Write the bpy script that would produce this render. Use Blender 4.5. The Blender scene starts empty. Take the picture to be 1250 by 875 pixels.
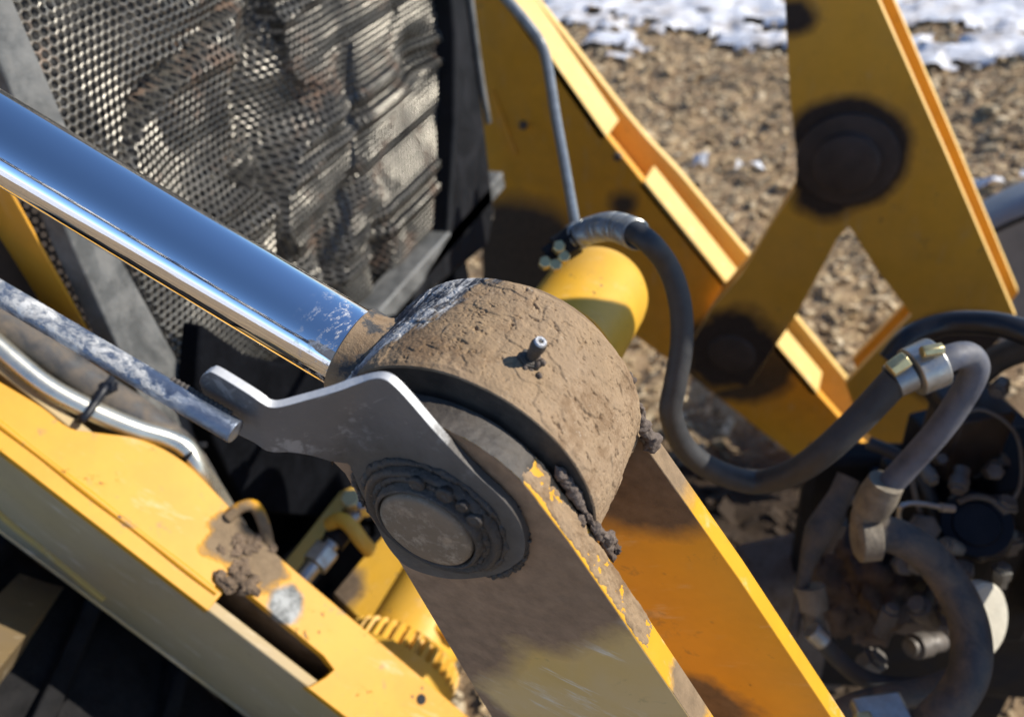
import bpy, bmesh, math, random
import numpy as np
from mathutils import Vector, Matrix
random.seed(4); np.random.seed(4)
sc = bpy.context.scene
col = sc.collection

# ------------------------------------------------------------------ camera
# world axes: X = towards the front of the machine, Y = along the pivot pin (away), Z = up
# origin = centre line of the pivot pin.  rows of CAM: world X, Y, Z written in camera space (right, down, forward)
CAM = np.array([[0.90747627, 0.15681646, -0.38973763],
                [0.39792058, -0.61833197, 0.67773504],
                [-0.13470722, -0.77011309, -0.62352209]])
CPOS = np.array([0.16429438, -0.27184034, 0.28087013])
FPX, PCX, PCY = 950.0, 625.0, 437.5
cam = bpy.data.cameras.new("camera")
camo = bpy.data.objects.new("camera", cam); col.objects.link(camo)
right, down, fwd = CAM[:, 0], CAM[:, 1], CAM[:, 2]
m = Matrix(((right[0], -down[0], -fwd[0], CPOS[0]), (right[1], -down[1], -fwd[1], CPOS[1]),
            (right[2], -down[2], -fwd[2], CPOS[2]), (0, 0, 0, 1)))
camo.matrix_world = m
cam.sensor_width = 36; cam.lens = FPX / 1250 * 36
cam.clip_start = 0.01; cam.clip_end = 500
cam.dof.use_dof = True; cam.dof.focus_distance = 0.415; cam.dof.aperture_fstop = 6.2
cam.dof.aperture_blades = 0
sc.camera = camo

# ------------------------------------------------------------------ light
SUN = Vector((0.76, 0.39, 0.52)).normalized()
elev = math.asin(SUN.z)
world = bpy.data.worlds.new("World"); sc.world = world; world.use_nodes = True
wn = world.node_tree.nodes; wl = world.node_tree.links
bg = wn['Background']
sky = wn.new('ShaderNodeTexSky'); sky.sky_type = 'NISHITA'; sky.sun_disc = False
sky.sun_elevation = elev
sky.sun_rotation = math.atan2(SUN.x, SUN.y)
sky.altitude = 1200; sky.air_density = 1.0; sky.dust_density = 0.25; sky.ozone_density = 6.0
wl.new(sky.outputs[0], bg.inputs[0]); bg.inputs[1].default_value = 0.115
sl = bpy.data.lights.new("sun", 'SUN'); sl.energy = 4.6; sl.angle = math.radians(0.5); sl.color = (1.0, 0.93, 0.82)
so = bpy.data.objects.new("sun", sl); col.objects.link(so)
so.rotation_euler = SUN.to_track_quat('Z', 'Y').to_euler()
sc.view_settings.view_transform = 'Standard'; sc.view_settings.look = 'None'
sc.view_settings.exposure = 0.5; sc.view_settings.gamma = 1.0

# ------------------------------------------------------------------ points
def ray(px, py): return CAM @ np.array([(px - PCX) / FPX, (py - PCY) / FPX, 1.0])
def onx(px, py, v): d = ray(px, py); return CPOS + (v - CPOS[0]) / d[0] * d
def ony(px, py, v): d = ray(px, py); return CPOS + (v - CPOS[1]) / d[1] * d
def onz(px, py, v): d = ray(px, py); return CPOS + (v - CPOS[2]) / d[2] * d
def far(px, py, d): return CPOS + d * ray(px, py)
def onpl(px, py, p0, n): d = ray(px, py); return CPOS + np.dot(np.array(p0) - CPOS, n) / np.dot(d, n) * d
def nrm(v): v = np.array(v, float); return v / np.linalg.norm(v)

# ------------------------------------------------------------------ numpy noise
_perm = np.random.RandomState(7).permutation(4096)
def _h(ix, iy, iz):
    return _perm[(_perm[(_perm[ix & 4095] + iy) & 4095] + iz) & 4095] / 4095.0
def vnoise(x, y, z=0.0):
    x, y, z = np.broadcast_arrays(np.asarray(x, float), np.asarray(y, float), np.asarray(z, float))
    xi, yi, zi = np.floor(x).astype(int), np.floor(y).astype(int), np.floor(z).astype(int)
    f = lambda t: t * t * (3 - 2 * t)
    u, v, w = f(x - xi), f(y - yi), f(z - zi)
    def L(a, b, t): return a + (b - a) * t
    return L(L(L(_h(xi, yi, zi), _h(xi+1, yi, zi), u), L(_h(xi, yi+1, zi), _h(xi+1, yi+1, zi), u), v),
             L(L(_h(xi, yi, zi+1), _h(xi+1, yi, zi+1), u), L(_h(xi, yi+1, zi+1), _h(xi+1, yi+1, zi+1), u), v), w) * 2 - 1
def fbm(x, y, z=0.0, o=4, g=0.5):
    s = 0; a = 1; t = 0
    for i in range(o):
        s = s + a * vnoise(np.asarray(x) * 2**i + 17 * i, np.asarray(y) * 2**i + 31 * i, np.asarray(z) * 2**i); t += a; a *= g
    return s / t

# ------------------------------------------------------------------ objects
def mesh_obj(name, verts, faces, mat, parent=None, smooth=True, bevel=0, seg=2, angle=35):
    me = bpy.data.meshes.new(name)
    verts = np.asarray(verts, float)
    me.from_pydata([tuple(v) for v in verts] if len(verts) < 20000 else verts.tolist(), [], [tuple(f) for f in faces] if not isinstance(faces, list) else faces)
    me.update()
    o = bpy.data.objects.new(name, me); col.objects.link(o)
    if mat: me.materials.append(mat)
    bm = bmesh.new(); bm.from_mesh(me); bmesh.ops.recalc_face_normals(bm, faces=bm.faces); bm.to_mesh(me); bm.free()
    if smooth:
        for p in me.polygons: p.use_smooth = True
        try: me.set_sharp_from_angle(angle=math.radians(angle))
        except Exception: pass
    if bevel:
        b = o.modifiers.new("bevel", 'BEVEL'); b.width = bevel; b.segments = seg; b.limit_method = 'ANGLE'; b.angle_limit = math.radians(30)
        b.harden_normals = False
    if parent is not None:
        o.parent = parent; o.matrix_parent_inverse = Matrix.Translation(-Vector(parent.location))
    return o
def grid_obj(name, P, mat, parent=None, closed_u=False, recalc=False):
    """P: (nu, nv, 3) array of points"""
    nu, nv = P.shape[:2]
    i = np.arange(nu if closed_u else nu - 1)[:, None]; j = np.arange(nv - 1)[None, :]
    i2 = (i + 1) % nu
    F = np.stack([i * nv + j, i2 * nv + j, i2 * nv + j + 1, i * nv + j + 1], -1).reshape(-1, 4)
    me = bpy.data.meshes.new(name)
    V = P.reshape(-1, 3)
    me.vertices.add(len(V)); me.vertices.foreach_set("co", V.astype(np.float32).ravel())
    me.loops.add(len(F) * 4); me.loops.foreach_set("vertex_index", F.astype(np.int32).ravel())
    me.polygons.add(len(F)); me.polygons.foreach_set("loop_start", (np.arange(len(F)) * 4).astype(np.int32))
    me.polygons.foreach_set("loop_total", np.full(len(F), 4, np.int32))
    me.update(calc_edges=True); me.validate()
    me.polygons.foreach_set("use_smooth", np.ones(len(me.polygons), bool))
    if mat: me.materials.append(mat)
    o = bpy.data.objects.new(name, me); col.objects.link(o)
    if parent is not None:
        o.parent = parent; o.matrix_parent_inverse = Matrix.Translation(-Vector(parent.location))
    return o
def thing(name, loc, label, cat, group=None):
    o = bpy.data.objects.new(name, None); col.objects.link(o)
    o.empty_display_size = 0.02
    o.location = Vector([float(c) for c in loc]); o['label'] = label; o['category'] = cat
    if group: o['group'] = group
    return o
def tag(o, label=None, cat=None, group=None, kind=None):
    if label: o['label'] = label
    if cat: o['category'] = cat
    if group: o['group'] = group
    if kind: o['kind'] = kind
    return o

def catmull(pts, n=10):
    P = np.array([np.array(p, float) for p in pts])
    if len(P) < 3: return np.array([P[0] + (P[-1] - P[0]) * t for t in np.linspace(0, 1, n + 1)])
    Q = np.vstack([2 * P[0] - P[1], P, 2 * P[-1] - P[-2]]); out = []
    for i in range(1, len(Q) - 2):
        for k in range(n):
            t = k / n
            out.append(0.5 * ((2 * Q[i]) + (-Q[i-1] + Q[i+1]) * t + (2*Q[i-1] - 5*Q[i] + 4*Q[i+1] - Q[i+2]) * t*t + (-Q[i-1] + 3*Q[i] - 3*Q[i+1] + Q[i+2]) * t**3))
    out.append(Q[-2]); return np.array(out)
def frames(path):
    T = np.gradient(path, axis=0); T /= np.linalg.norm(T, axis=1)[:, None] + 1e-12
    a = np.array([0, 0, 1.0]) if abs(T[0][2]) < .9 else np.array([1.0, 0, 0])
    N = [nrm(np.cross(T[0], a))]
    for i in range(1, len(T)):
        v = N[-1] - np.dot(N[-1], T[i]) * T[i]; N.append(nrm(v))
    N = np.array(N); return T, N, np.cross(T, N)
def tube(name, pts, r, mat, parent=None, seg=20, n=10, spline=True, bevel=0, caps=True, rfun=None, angle=35):
    path = catmull(pts, n) if spline else np.array([np.array(p, float) for p in pts])
    T, N, B = frames(path); m_ = len(path)
    r = np.asarray(r, float)
    R = np.full(m_, float(r)) if r.ndim == 0 else np.interp(np.linspace(0, 1, m_), np.linspace(0, 1, len(r)), r)
    if rfun is not None:
        L = np.concatenate([[0], np.cumsum(np.linalg.norm(np.diff(path, axis=0), axis=1))]); R = R + rfun(L)
    a = np.linspace(0, 2 * np.pi, seg, endpoint=False)
    P = path[:, None, :] + R[:, None, None] * (np.cos(a)[None, :, None] * N[:, None, :] + np.sin(a)[None, :, None] * B[:, None, :])
    V = P.reshape(-1, 3).tolist(); F = []
    for i in range(m_ - 1):
        for j in range(seg):
            k = (j + 1) % seg; F.append((i*seg + j, i*seg + k, (i+1)*seg + k, (i+1)*seg + j))
    if caps: F += [tuple(range(seg))[::-1], tuple((m_-1)*seg + j for j in range(seg))]
    return mesh_obj(name, V, F, mat, parent, bevel=bevel, angle=angle)
def lathe(name, prof, o, ax, mat, parent=None, seg=48, rmod=None, bevel=0, closed=True, angle=30, phase=0.0):
    """prof: list of (height along axis, radius)"""
    ax = nrm(ax); o = np.array(o, float)
    a0 = np.array([0, 0, 1.0]) if abs(ax[2]) < .9 else np.array([1.0, 0, 0])
    e1 = nrm(np.cross(a0, ax)); e2 = np.cross(ax, e1)
    V = []; F = []
    for i, (h, r) in enumerate(prof):
        for j in range(seg):
            t = 2 * math.pi * j / seg + phase; rr = r * (rmod(i, j) if rmod else 1)
            V.append(o + ax * h + rr * (math.cos(t) * e1 + math.sin(t) * e2))
    for i in range(len(prof) - 1):
        for j in range(seg):
            k = (j + 1) % seg; F.append((i*seg + j, i*seg + k, (i+1)*seg + k, (i+1)*seg + j))
    if closed: F += [tuple(range(seg))[::-1], tuple((len(prof)-1)*seg + j for j in range(seg))]
    return mesh_obj(name, V, F, mat, parent, bevel=bevel, angle=angle)
def prism(name, pts, ext, mat, parent=None, bevel=0.0008, seg=2):
    """polygon pts (3D, planar) extruded along vector ext"""
    P = [np.array(p, float) for p in pts]; n = len(P); e = np.array(ext, float)
    V = P + [p + e for p in P]
    F = [tuple(range(n))[::-1], tuple(n + i for i in range(n))]
    for i in range(n): k = (i + 1) % n; F.append((i, k, n + k, n + i))
    return mesh_obj(name, V, F, mat, parent, bevel=bevel, seg=seg)
def box(name, p0, e1, e2, e3, mat, parent=None, bevel=0.001, seg=2):
    p0, e1, e2, e3 = [np.array(v, float) for v in (p0, e1, e2, e3)]
    return prism(name, [p0, p0 + e1, p0 + e1 + e2, p0 + e2], e3, mat, parent, bevel, seg)
def clods(name, spots, mat, parent=None, sub=2, seed=1):
    """irregular lumps joined in one mesh; spots = [(centre, radius)]"""
    rnd = np.random.RandomState(seed); bm = bmesh.new()
    for c, r in spots:
        q = bmesh.ops.create_icosphere(bm, subdivisions=sub, radius=1.0)
        s = rnd.uniform(.7, 1.25, 3); off = rnd.uniform(0, 50)
        co = np.array([v.co[:] for v in q['verts']])
        d = 1 + .75 * fbm(co[:, 0] * 1.9 + off, co[:, 1] * 1.9, co[:, 2] * 1.9, o=4, g=.6)
        co = co * d[:, None] * s * r + np.array(c)
        for v, p in zip(q['verts'], co): v.co = p
    me = bpy.data.meshes.new(name); bm.to_mesh(me); bm.free()
    for p in me.polygons: p.use_smooth = True
    me.materials.append(mat)
    o = bpy.data.objects.new(name, me); col.objects.link(o)
    if parent is not None: o.parent = parent; o.matrix_parent_inverse = Matrix.Translation(-Vector(parent.location))
    return o

def lumpy(name, pts, r, mat, parent, amp=.5, freq=220., n=24, seg=28, flat=1.0, seed=0.0, closed=False):
    path = catmull(pts, n); T, N, B = frames(path); a = np.linspace(0, 2 * np.pi, seg)
    t = np.linspace(0, 1, len(path)); prof = np.ones(len(path)) if closed else np.clip(np.sin(t * np.pi) * 4, .05, 1)
    base = path[:, None, :] + 0 * a[None, :, None]
    dirs = np.cos(a)[None, :, None] * N[:, None, :] + np.sin(a)[None, :, None] * B[:, None, :]
    q = base + dirs * r
    q[:, -1] = q[:, 0]
    d = fbm(q[..., 0] * freq + seed, q[..., 1] * freq, q[..., 2] * freq, 4, .6); big = fbm(q[..., 0] * freq * .3 + seed, q[..., 1] * freq * .3, q[..., 2] * freq * .3, 2)
    R_ = r * prof[:, None] * np.clip(1 + amp * 1.8 * d + amp * 1.6 * big, .05, 3)
    return grid_obj(name, base + dirs * R_[..., None], mat, parent)

# ------------------------------------------------------------------ materials
class NT:
    def __init__(s, name):
        s.m = bpy.data.materials.new(name); s.m.use_nodes = True; s.t = s.m.node_tree
        s.b = s.t.nodes['Principled BSDF']; s.out = s.t.nodes['Material Output']
        s.tc = s.t.nodes.new('ShaderNodeTexCoord').outputs['Object']
    def n(s, typ, **k):
        x = s.t.nodes.new(typ)
        for a, v in k.items(): setattr(x, a, v)
        return x
    def link(s, a, b): s.t.links.new(a, b)
    def noise(s, scale, detail=6, rough=.6, co=None, dist=0, lac=2.0):
        x = s.n('ShaderNodeTexNoise'); x.inputs['Scale'].default_value = scale; x.inputs['Detail'].default_value = detail
        x.inputs['Roughness'].default_value = rough; x.inputs['Distortion'].default_value = dist; x.inputs['Lacunarity'].default_value = lac
        s.link(co or s.tc, x.inputs['Vector']); return x.outputs['Fac']
    def vor(s, scale, feature='DISTANCE_TO_EDGE', co=None, out=0, rnd=1.0):
        x = s.n('ShaderNodeTexVoronoi', feature=feature); x.inputs['Scale'].default_value = scale; x.inputs['Randomness'].default_value = rnd
        s.link(co or s.tc, x.inputs['Vector']); return x.outputs[out]
    def ramp(s, f, *st):
        x = s.n('ShaderNodeValToRGB'); e = x.color_ramp.elements
        while len(e) > len(st): e.remove(e[-1])
        while len(e) < len(st): e.new(.5)
        for el, (p, c) in zip(e, st):
            el.position = p; el.color = (c, c, c, 1) if not hasattr(c, '__len__') else (*c, 1)
        s.link(f, x.inputs[0]); return x.outputs[0]
    def mix(s, f, a, b, blend='MIX'):
        x = s.n('ShaderNodeMix', data_type='RGBA', blend_type=blend)
        for sock, v in ((x.inputs[0], f), (x.inputs[6], a), (x.inputs[7], b)):
            if hasattr(v, 'is_linked') or isinstance(v, bpy.types.NodeSocket): s.link(v, sock)
            elif hasattr(v, '__len__'): sock.default_value = (*v, 1)
            else: sock.default_value = v if sock.type == 'VALUE' else (v, v, v, 1)
        return x.outputs[2]
    def math(s, op, a, b=None, c=None, clamp=False):
        x = s.n('ShaderNodeMath', operation=op, use_clamp=clamp)
        for i, v in enumerate((a, b, c)):
            if v is None: continue
            if isinstance(v, bpy.types.NodeSocket): s.link(v, x.inputs[i])
            else: x.inputs[i].default_value = v
        return x.outputs[0]
    def mapping(s, rot=(0, 0, 0), scale=(1, 1, 1), loc=(0, 0, 0)):
        x = s.n('ShaderNodeMapping'); x.inputs['Rotation'].default_value = rot; x.inputs['Scale'].default_value = scale; x.inputs['Location'].default_value = loc
        s.link(s.tc, x.inputs['Vector']); return x.outputs[0]
    def aligned(s, d, stretch, up=(0, 1, 0)):
        """coordinates squeezed along direction d, so noise becomes streaks along d"""
        d = nrm(d); u = nrm(np.cross(d, up)); w = np.cross(d, u)
        outs = []
        for v, k in ((d, 1.0 / stretch), (u, 1.0), (w, 1.0)):
            x = s.n('ShaderNodeVectorMath', operation='DOT_PRODUCT'); s.link(s.tc, x.inputs[0]); x.inputs[1].default_value = tuple(v * k); outs.append(x.outputs['Value'])
        c = s.n('ShaderNodeCombineXYZ')
        for i in range(3): s.link(outs[i], c.inputs[i])
        return c.outputs[0]
    def dist(s, c):
        x = s.n('ShaderNodeVectorMath', operation='DISTANCE'); s.link(s.tc, x.inputs[0]); x.inputs[1].default_value = tuple(float(v) for v in c); return x.outputs['Value']
    def blob(s, c, r, soft=.012, wob=.03, scale=25):
        """1 inside an irregular ball"""
        d = s.dist(c); nz = s.noise(scale, 5, .6)
        d = s.math('ADD', d, s.math('MULTIPLY', s.math('SUBTRACT', nz, .5), wob))
        return s.math('SUBTRACT', 1.0, s.math('DIVIDE', s.math('SUBTRACT', d, r - soft / 2), soft, clamp=True), clamp=True)
    def bump(s, h, dist=.001, strength=1.0, prev=None):
        x = s.n('ShaderNodeBump'); x.inputs['Distance'].default_value = dist; x.inputs['Strength'].default_value = strength
        s.link(h, x.inputs['Height'])
        if prev is not None: s.link(prev, x.inputs['Normal'])
        return x.outputs[0]
    def set(s, base=None, rough=None, metal=None, normal=None, spec=None):
        for nme, v in (('Base Color', base), ('Roughness', rough), ('Metallic', metal), ('Normal', normal), ('Specular IOR Level', spec)):
            if v is None: continue
            if isinstance(v, bpy.types.NodeSocket): s.link(v, s.b.inputs[nme])
            elif hasattr(v, '__len__'): s.b.inputs[nme].default_value = (*v, 1)
            else: s.b.inputs[nme].default_value = v
        return s.m

YEL = (0.60, 0.285, 0.006)
MUDC = (0.275, 0.190, 0.110)
def yellow(name, base=YEL, dust=.25, dustc=(.42, .36, .25), scr=(0, 0, 1), mud=(), mudc=(.16, .115, .075), chips=.5, streak=.5, rough=.42, grime=.4, bare=()):
    s = NT(name)
    n1 = s.noise(22, 6, .62); n2 = s.noise(140, 5, .6)
    c = s.mix(s.ramp(n1, (.35, 0), (.7, 1)), base, tuple(v * .86 for v in base))
    # dust film
    dm = s.math('MULTIPLY', s.ramp(s.noise(9, 7, .65, dist=.4), (.3, .35), (.72, 1)), dust, clamp=True)
    c = s.mix(dm, c, dustc)
    # whitish wipe marks along scr
    st = s.ramp(s.noise(60, 7, .68, co=s.aligned(scr, 5)), (.53 if streak > .8 else .56, 0), (.62 if streak > .8 else .66, 1))
    st = s.math('MULTIPLY', st, s.math('MULTIPLY', s.ramp(n1, (.42, 0), (.62, 1)), streak))
    c = s.mix(st, c, (.78, .70, .56))
    # darker grime specks, chips to primer and bare steel
    g = s.math('MULTIPLY', s.ramp(s.noise(38, 8, .72, dist=.6), (.60, 0), (.70, 1)), grime)
    c = s.mix(g, c, (.20, .13, .07))
    ch = s.ramp(s.vor(55, 'F1', co=None), (.05, 1), (.11, 0)); ch = s.math('MULTIPLY', ch, s.ramp(s.noise(13, 2, .5), (.5, 0), (.56, 1)))
    ch = s.math('MULTIPLY', ch, chips)
    c = s.mix(ch, c, (.10, .07, .06))
    tot = None; ro = s.math('ADD', s.math('MULTIPLY', dm, .5), rough, clamp=True)
    for b in bare:
        k = s.blob(*b); c = s.mix(k, c, s.mix(s.ramp(s.noise(60, 8, .75), (.42, 0), (.6, 1)), (.12, .125, .12), (.36, .37, .36))); ro = s.mix(k, ro, .75)
    for b in mud:
        k = s.blob(*b); tot = k if tot is None else s.math('MAXIMUM', tot, k)
    fl = s.ramp(s.noise(24, 11, .80), (.625, 0), (.64, 1)); fl = s.math('MULTIPLY', fl, min(1.0, chips * 1.2))
    c = s.mix(fl, c, s.mix(n2, (.07, .045, .035), (.22, .13, .08))); ch = s.math('MAXIMUM', ch, fl)
    h = s.math('MULTIPLY', n2, .25)
    h = s.math('ADD', h, s.math('MULTIPLY', ch, -1.0))
    if tot is not None:
        mc = s.mix(s.ramp(s.noise(90, 6, .65), (.3, 0), (.7, 1)), mudc, tuple(v * .62 for v in mudc))
        c = s.mix(tot, c, mc); ro = s.mix(tot, ro, .85)
        h = s.math('ADD', h, s.math('MULTIPLY', tot, s.math('MULTIPLY_ADD', s.noise(120, 7, .7), 3.0, 1.0)))
    return s.set(c, ro, 0.0, s.bump(h, .0006, .7), .35)
def plain(name, c, rough=.5, metal=0, var=.25, scale=40, bump=.0004, spec=.5, dust=0, dustc=(.35, .30, .22), dscale=12):
    s = NT(name); n = s.noise(scale, 6, .65)
    k = s.mix(s.ramp(n, (.3, 0), (.72, 1)), tuple(v * (1 - var) for v in c), tuple(min(1, v * (1 + var)) for v in c))
    ro = rough
    if dust:
        d = s.math('MULTIPLY', s.ramp(s.noise(dscale, 7, .7, dist=.5), (.42, 0), (.68, 1)), dust)
        k = s.mix(d, k, dustc); ro = s.math('ADD', s.math('MULTIPLY', d, .5), rough, clamp=True)
        if metal: metal = s.math('SUBTRACT', metal, d, clamp=True)
    return s.set(k, ro, metal, s.bump(s.noise(scale * 4, 5, .6), bump, .6), spec)

def mud_mat(name, c=MUDC, grey=.0):
    s = NT(name)
    n = s.noise(45, 8, .68); n2 = s.noise(420, 5, .7); n3 = s.noise(16, 4, .5)
    k = s.mix(s.ramp(n, (.3, 0), (.7, 1)), tuple(v * .78 for v in c), tuple(v * 1.16 for v in c))
    k = s.mix(s.ramp(n3, (.40, 0), (.65, .55)), k, (c[0] * 1.15, c[1] * 1.2, c[2] * 1.35)); k = s.mix(s.ramp(s.noise(28, 9, .75), (.50, 0), (.60, .8)), k, (c[0] * .64, c[1] * .58, c[2] * .54))
    sp = s.ramp(s.vor(700, 'F1'), (.10, 1), (.2, 0)); sp = s.math('MULTIPLY', sp, s.ramp(s.noise(180, 2), (.55, 0), (.62, .7)))
    k = s.mix(sp, k, (.5, .42, .32))
    h = s.math('ADD', s.math('MULTIPLY', n2, .55), s.math('MULTIPLY', s.noise(160, 6, .7), 1.0))
    return s, k, h

# ---- boss material: mud over dark steel with scuffed metal along the upper rim
s, k, h = mud_mat("boss_mud")
sep = s.n('ShaderNodeSeparateXYZ'); s.link(s.tc, sep.inputs[0])
f_ = s.math('ADD', s.math('MULTIPLY', sep.outputs[0], -14.0), s.math('MULTIPLY', sep.outputs[1], 9.0))
f_ = s.math('ADD', f_, s.math('MULTIPLY', s.math('SUBTRACT', s.noise(60, 8, .72, dist=.5, co=s.aligned((.3, 1, 0), 2.5)), .5), 1.1))
um = s.ramp(s.math('ADD', f_, .5), (.52, 0), (.60, 1))
steel = s.mix(s.ramp(s.noise(85, 8, .74, dist=.6, co=s.aligned((.35, 1, .1), 3.5)), (.46, 0), (.55, 1)), (.05, .053, .062), (.56, .55, .52))
k = s.mix(um, k, steel)
h2 = s.math('SUBTRACT', h, s.math('MULTIPLY', um, .8))
k = s.mix(s.ramp(s.noise(120, 8, .8), (.64, 0), (.67, .8)), k, (.42, .36, .28))
M_BOSS = s.set(k, s.math('SUBTRACT', .92, s.math('MULTIPLY', um, .45)), 0.0, s.bump(h2, .0011, .8), .3)
s, k, h = mud_mat("dry_mud"); M_MUD = s.set(k, .93, 0, s.bump(h, .0012, .9), .2)
s, k, h = mud_mat("dark_mud", (.13, .10, .078)); M_DMUD = s.set(k, .8, 0, s.bump(h, .0014, .9), .3)
s, k, h = mud_mat("greasy_black_mud", (.060, .049, .040)); M_GREASE = s.set(k, .48, 0, s.bump(h, .0016, 1), .5)

# chrome
s = NT("hard_chrome")
rc = nrm((-.876, 0, .483))
sc_m = s.ramp(s.noise(260, 4, .6, co=s.aligned(rc, 3)), (.60, 0), (.66, 1))
endm = s.math('SUBTRACT', 1.0, s.math('DIVIDE', s.math('SUBTRACT', s.dist((0, -.023, 0)), .085), .03, clamp=True), clamp=True)
smear = s.math('MULTIPLY', s.ramp(s.noise(210, 9, .78, dist=.1, co=s.aligned((.5, 1, .1), 2.2)), (.535, 0), (.59, .85)), endm)
fs = s.math('MULTIPLY', s.ramp(s.noise(25, 6, .7, co=s.aligned(rc, 14)), (.5, 0), (.9, 1)), .10)
c = s.mix(smear, (.92, .93, .95), (.50, .49, .47))
M_CHROME = s.set(c, s.math('ADD', s.math('MULTIPLY', smear, .5), s.math('ADD', .035, fs)), s.math('SUBTRACT', 1.0, s.math('MULTIPLY', smear, .8)),
                 s.bump(s.noise(900, 2, .5, co=s.aligned(rc, 8)), .00002, .35))

# bare steel pin face
s = NT("worn_pin_steel")
w = s.ramp(s.noise(130, 9, .78, dist=.1), (.50, 0), (.64, 1))
c = s.mix(w, (.19, .135, .085), (.46, .40, .32)); c = s.mix(s.ramp(s.noise(30, 5), (.4, 0), (.62, .8)), c, (.22, .155, .10))
M_PIN = s.set(c, s.math('SUBTRACT', .62, s.math('MULTIPLY', w, .2)), s.math('MULTIPLY', w, .6), s.bump(s.noise(240, 6, .7), .0006, .8))

# dark painted bracket with scuffs
s = NT("grey_bracket_steel")
n = s.noise(55, 9, .76, dist=.25)
scf = s.ramp(n, (.565, 0), (.62, 1)); fine = s.ramp(s.noise(320, 3, .6, co=s.aligned((.8, 0, .5), 7)), (.66, 0), (.70, .8))
scf = s.math('MAXIMUM', scf, s.math('MULTIPLY', fine, .7))
c = s.mix(s.ramp(s.noise(20, 4), (.35, 0), (.7, 1)), (.13, .13, .132), (.175, .175, .178)); c = s.mix(s.math('MULTIPLY', scf, .55), c, (.42, .42, .42))
lowm = s.blob((-.004, -.084, -.005), .058, .03, .03, 40)
c = s.mix(lowm, c, s.mix(s.noise(90, 6, .7), (.050, .042, .034), (.13, .105, .08)))
M_BRK = s.set(c, s.mix(lowm, .38, .75), s.math('MULTIPLY', s.math('SUBTRACT', 1.0, lowm), .35), s.bump(s.math('ADD', s.noise(300, 5, .6), s.math('MULTIPLY', lowm, s.noise(150, 7, .7))), .0006, .6))
s = NT("cut_steel_edge"); sx_ = s.n('ShaderNodeSeparateXYZ'); s.link(s.tc, sx_.inputs[0])
e_ = s.ramp(s.math('ADD', s.math('MULTIPLY', s.math('SUBTRACT', sx_.outputs[0], .012), 45), s.math('MULTIPLY', s.math('SUBTRACT', s.noise(120, 6, .7), .5), .6)), (.0, 0), (.25, 1))
c = s.mix(s.noise(200, 6, .6), (.50, .50, .49), (.66, .66, .65)); c = s.mix(e_, c, (.055, .048, .042))
M_BRKEDGE = s.set(c, .5, s.math('MULTIPLY', s.math('SUBTRACT', 1.0, e_), .3), s.bump(s.noise(400, 4), .0004, .6))

# indicator rod: scuffed galvanised
s = NT("scuffed_indicator_rod")
rd = nrm((-.8895, 0, .4569))
a = s.ramp(s.noise(95, 9, .78, dist=.25, co=s.aligned(rd, 1.6)), (.45, 0), (.56, 1))
far_end = s.math('DIVIDE', s.math('SUBTRACT', s.dist((-.065, -.117, .066)), .02), .02, clamp=True)
a = s.math('MULTIPLY', a, s.math('MAXIMUM', far_end, .12))
c = s.mix(a, (.16, .20, .27), (.66, .65, .62))
M_IROD = s.set(c, s.math('ADD', .3, s.math('MULTIPLY', a, .3)), s.math('SUBTRACT', .75, s.math('MULTIPLY', a, .45)), s.bump(s.math('ADD', s.math('MULTIPLY', a, 2.0), s.noise(500, 4)), .0005, .7))

M_ZINC = plain("zinc_plated_tube", (.66, .64, .54), .26, .9, .12, 60, .0002, dust=.15)
M_STEELT = plain("dull_steel_tube", (.30, .31, .30), .35, .7, .2, 60)
M_RUBBER = plain("black_rubber_hose", (.028, .029, .031), .55, 0, .25, 90, .0004, dust=.30, dustc=(.10, .09, .08))
M_RUBDUST = plain("dusty_rubber_hose", (.045, .045, .046), .6, 0, .25, 60, .0006, dust=.9, dustc=(.17, .135, .10), dscale=35)
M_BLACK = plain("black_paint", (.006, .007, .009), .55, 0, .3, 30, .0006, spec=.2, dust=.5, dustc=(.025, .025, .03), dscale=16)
M_MATTE = plain("matte_black", (.004, .0045, .006), .9, 0, .5, 30, .002, spec=.05, dust=.3, dustc=(.012, .013, .017), dscale=18)  # near-black with hardly any specular
M_BLACKP = plain("black_plastic", (.007, .009, .015), .4, 0, .3, 30, .0006, spec=.25, dust=.3, dustc=(.03, .035, .045), dscale=20)
M_GRAPHITE = plain("weathered_grey_frame", (.11, .115, .115), .5, .3, .3, 28, .001, dust=.6, dustc=(.22, .215, .20), dscale=18)
M_FIT = plain("plated_fitting", (.42, .42, .40), .3, .85, .2, 80, .0003, dust=.4, dustc=(.25, .2, .14), dscale=60)
M_BRASS = plain("yellow_passivated_fitting", (.60, .50, .25), .3, .85, .2, 80, .0003, dust=.2)
M_GRIME = plain("grimy_metal", (.13, .12, .11), .5, .5, .4, 60, .001, dust=.8, dustc=(.10, .075, .055), dscale=40)
M_PALE = plain("pale_corroded_metal", (.15, .145, .13), .5, .3, .3, 90, .001, dust=.6, dustc=(.16, .13, .10), dscale=60)
M_TAN = plain("dusty_tan_sleeve", (.20, .17, .125), .6, .2, .35, 60, .0015, dust=.7, dustc=(.10, .08, .06), dscale=50)

# grille
s = NT("perforated_sheet_steel")
rr = s.ramp(s.noise(9, 8, .75, dist=.3), (.55, 0), (.65, 1))
c = s.mix(s.ramp(s.noise(14, 6, .6), (.3, 0), (.7, 1)), (.055, .052, .046), (.25, .235, .20)); c = s.mix(s.math('MULTIPLY', rr, .75), c, (.22, .125, .075))
M_GRILLE = s.set(c, s.mix(rr, .30, .7), s.math('MULTIPLY', s.math('SUBTRACT', 1.0, rr), .45), s.bump(s.noise(500, 4), .0005, .5))

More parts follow.
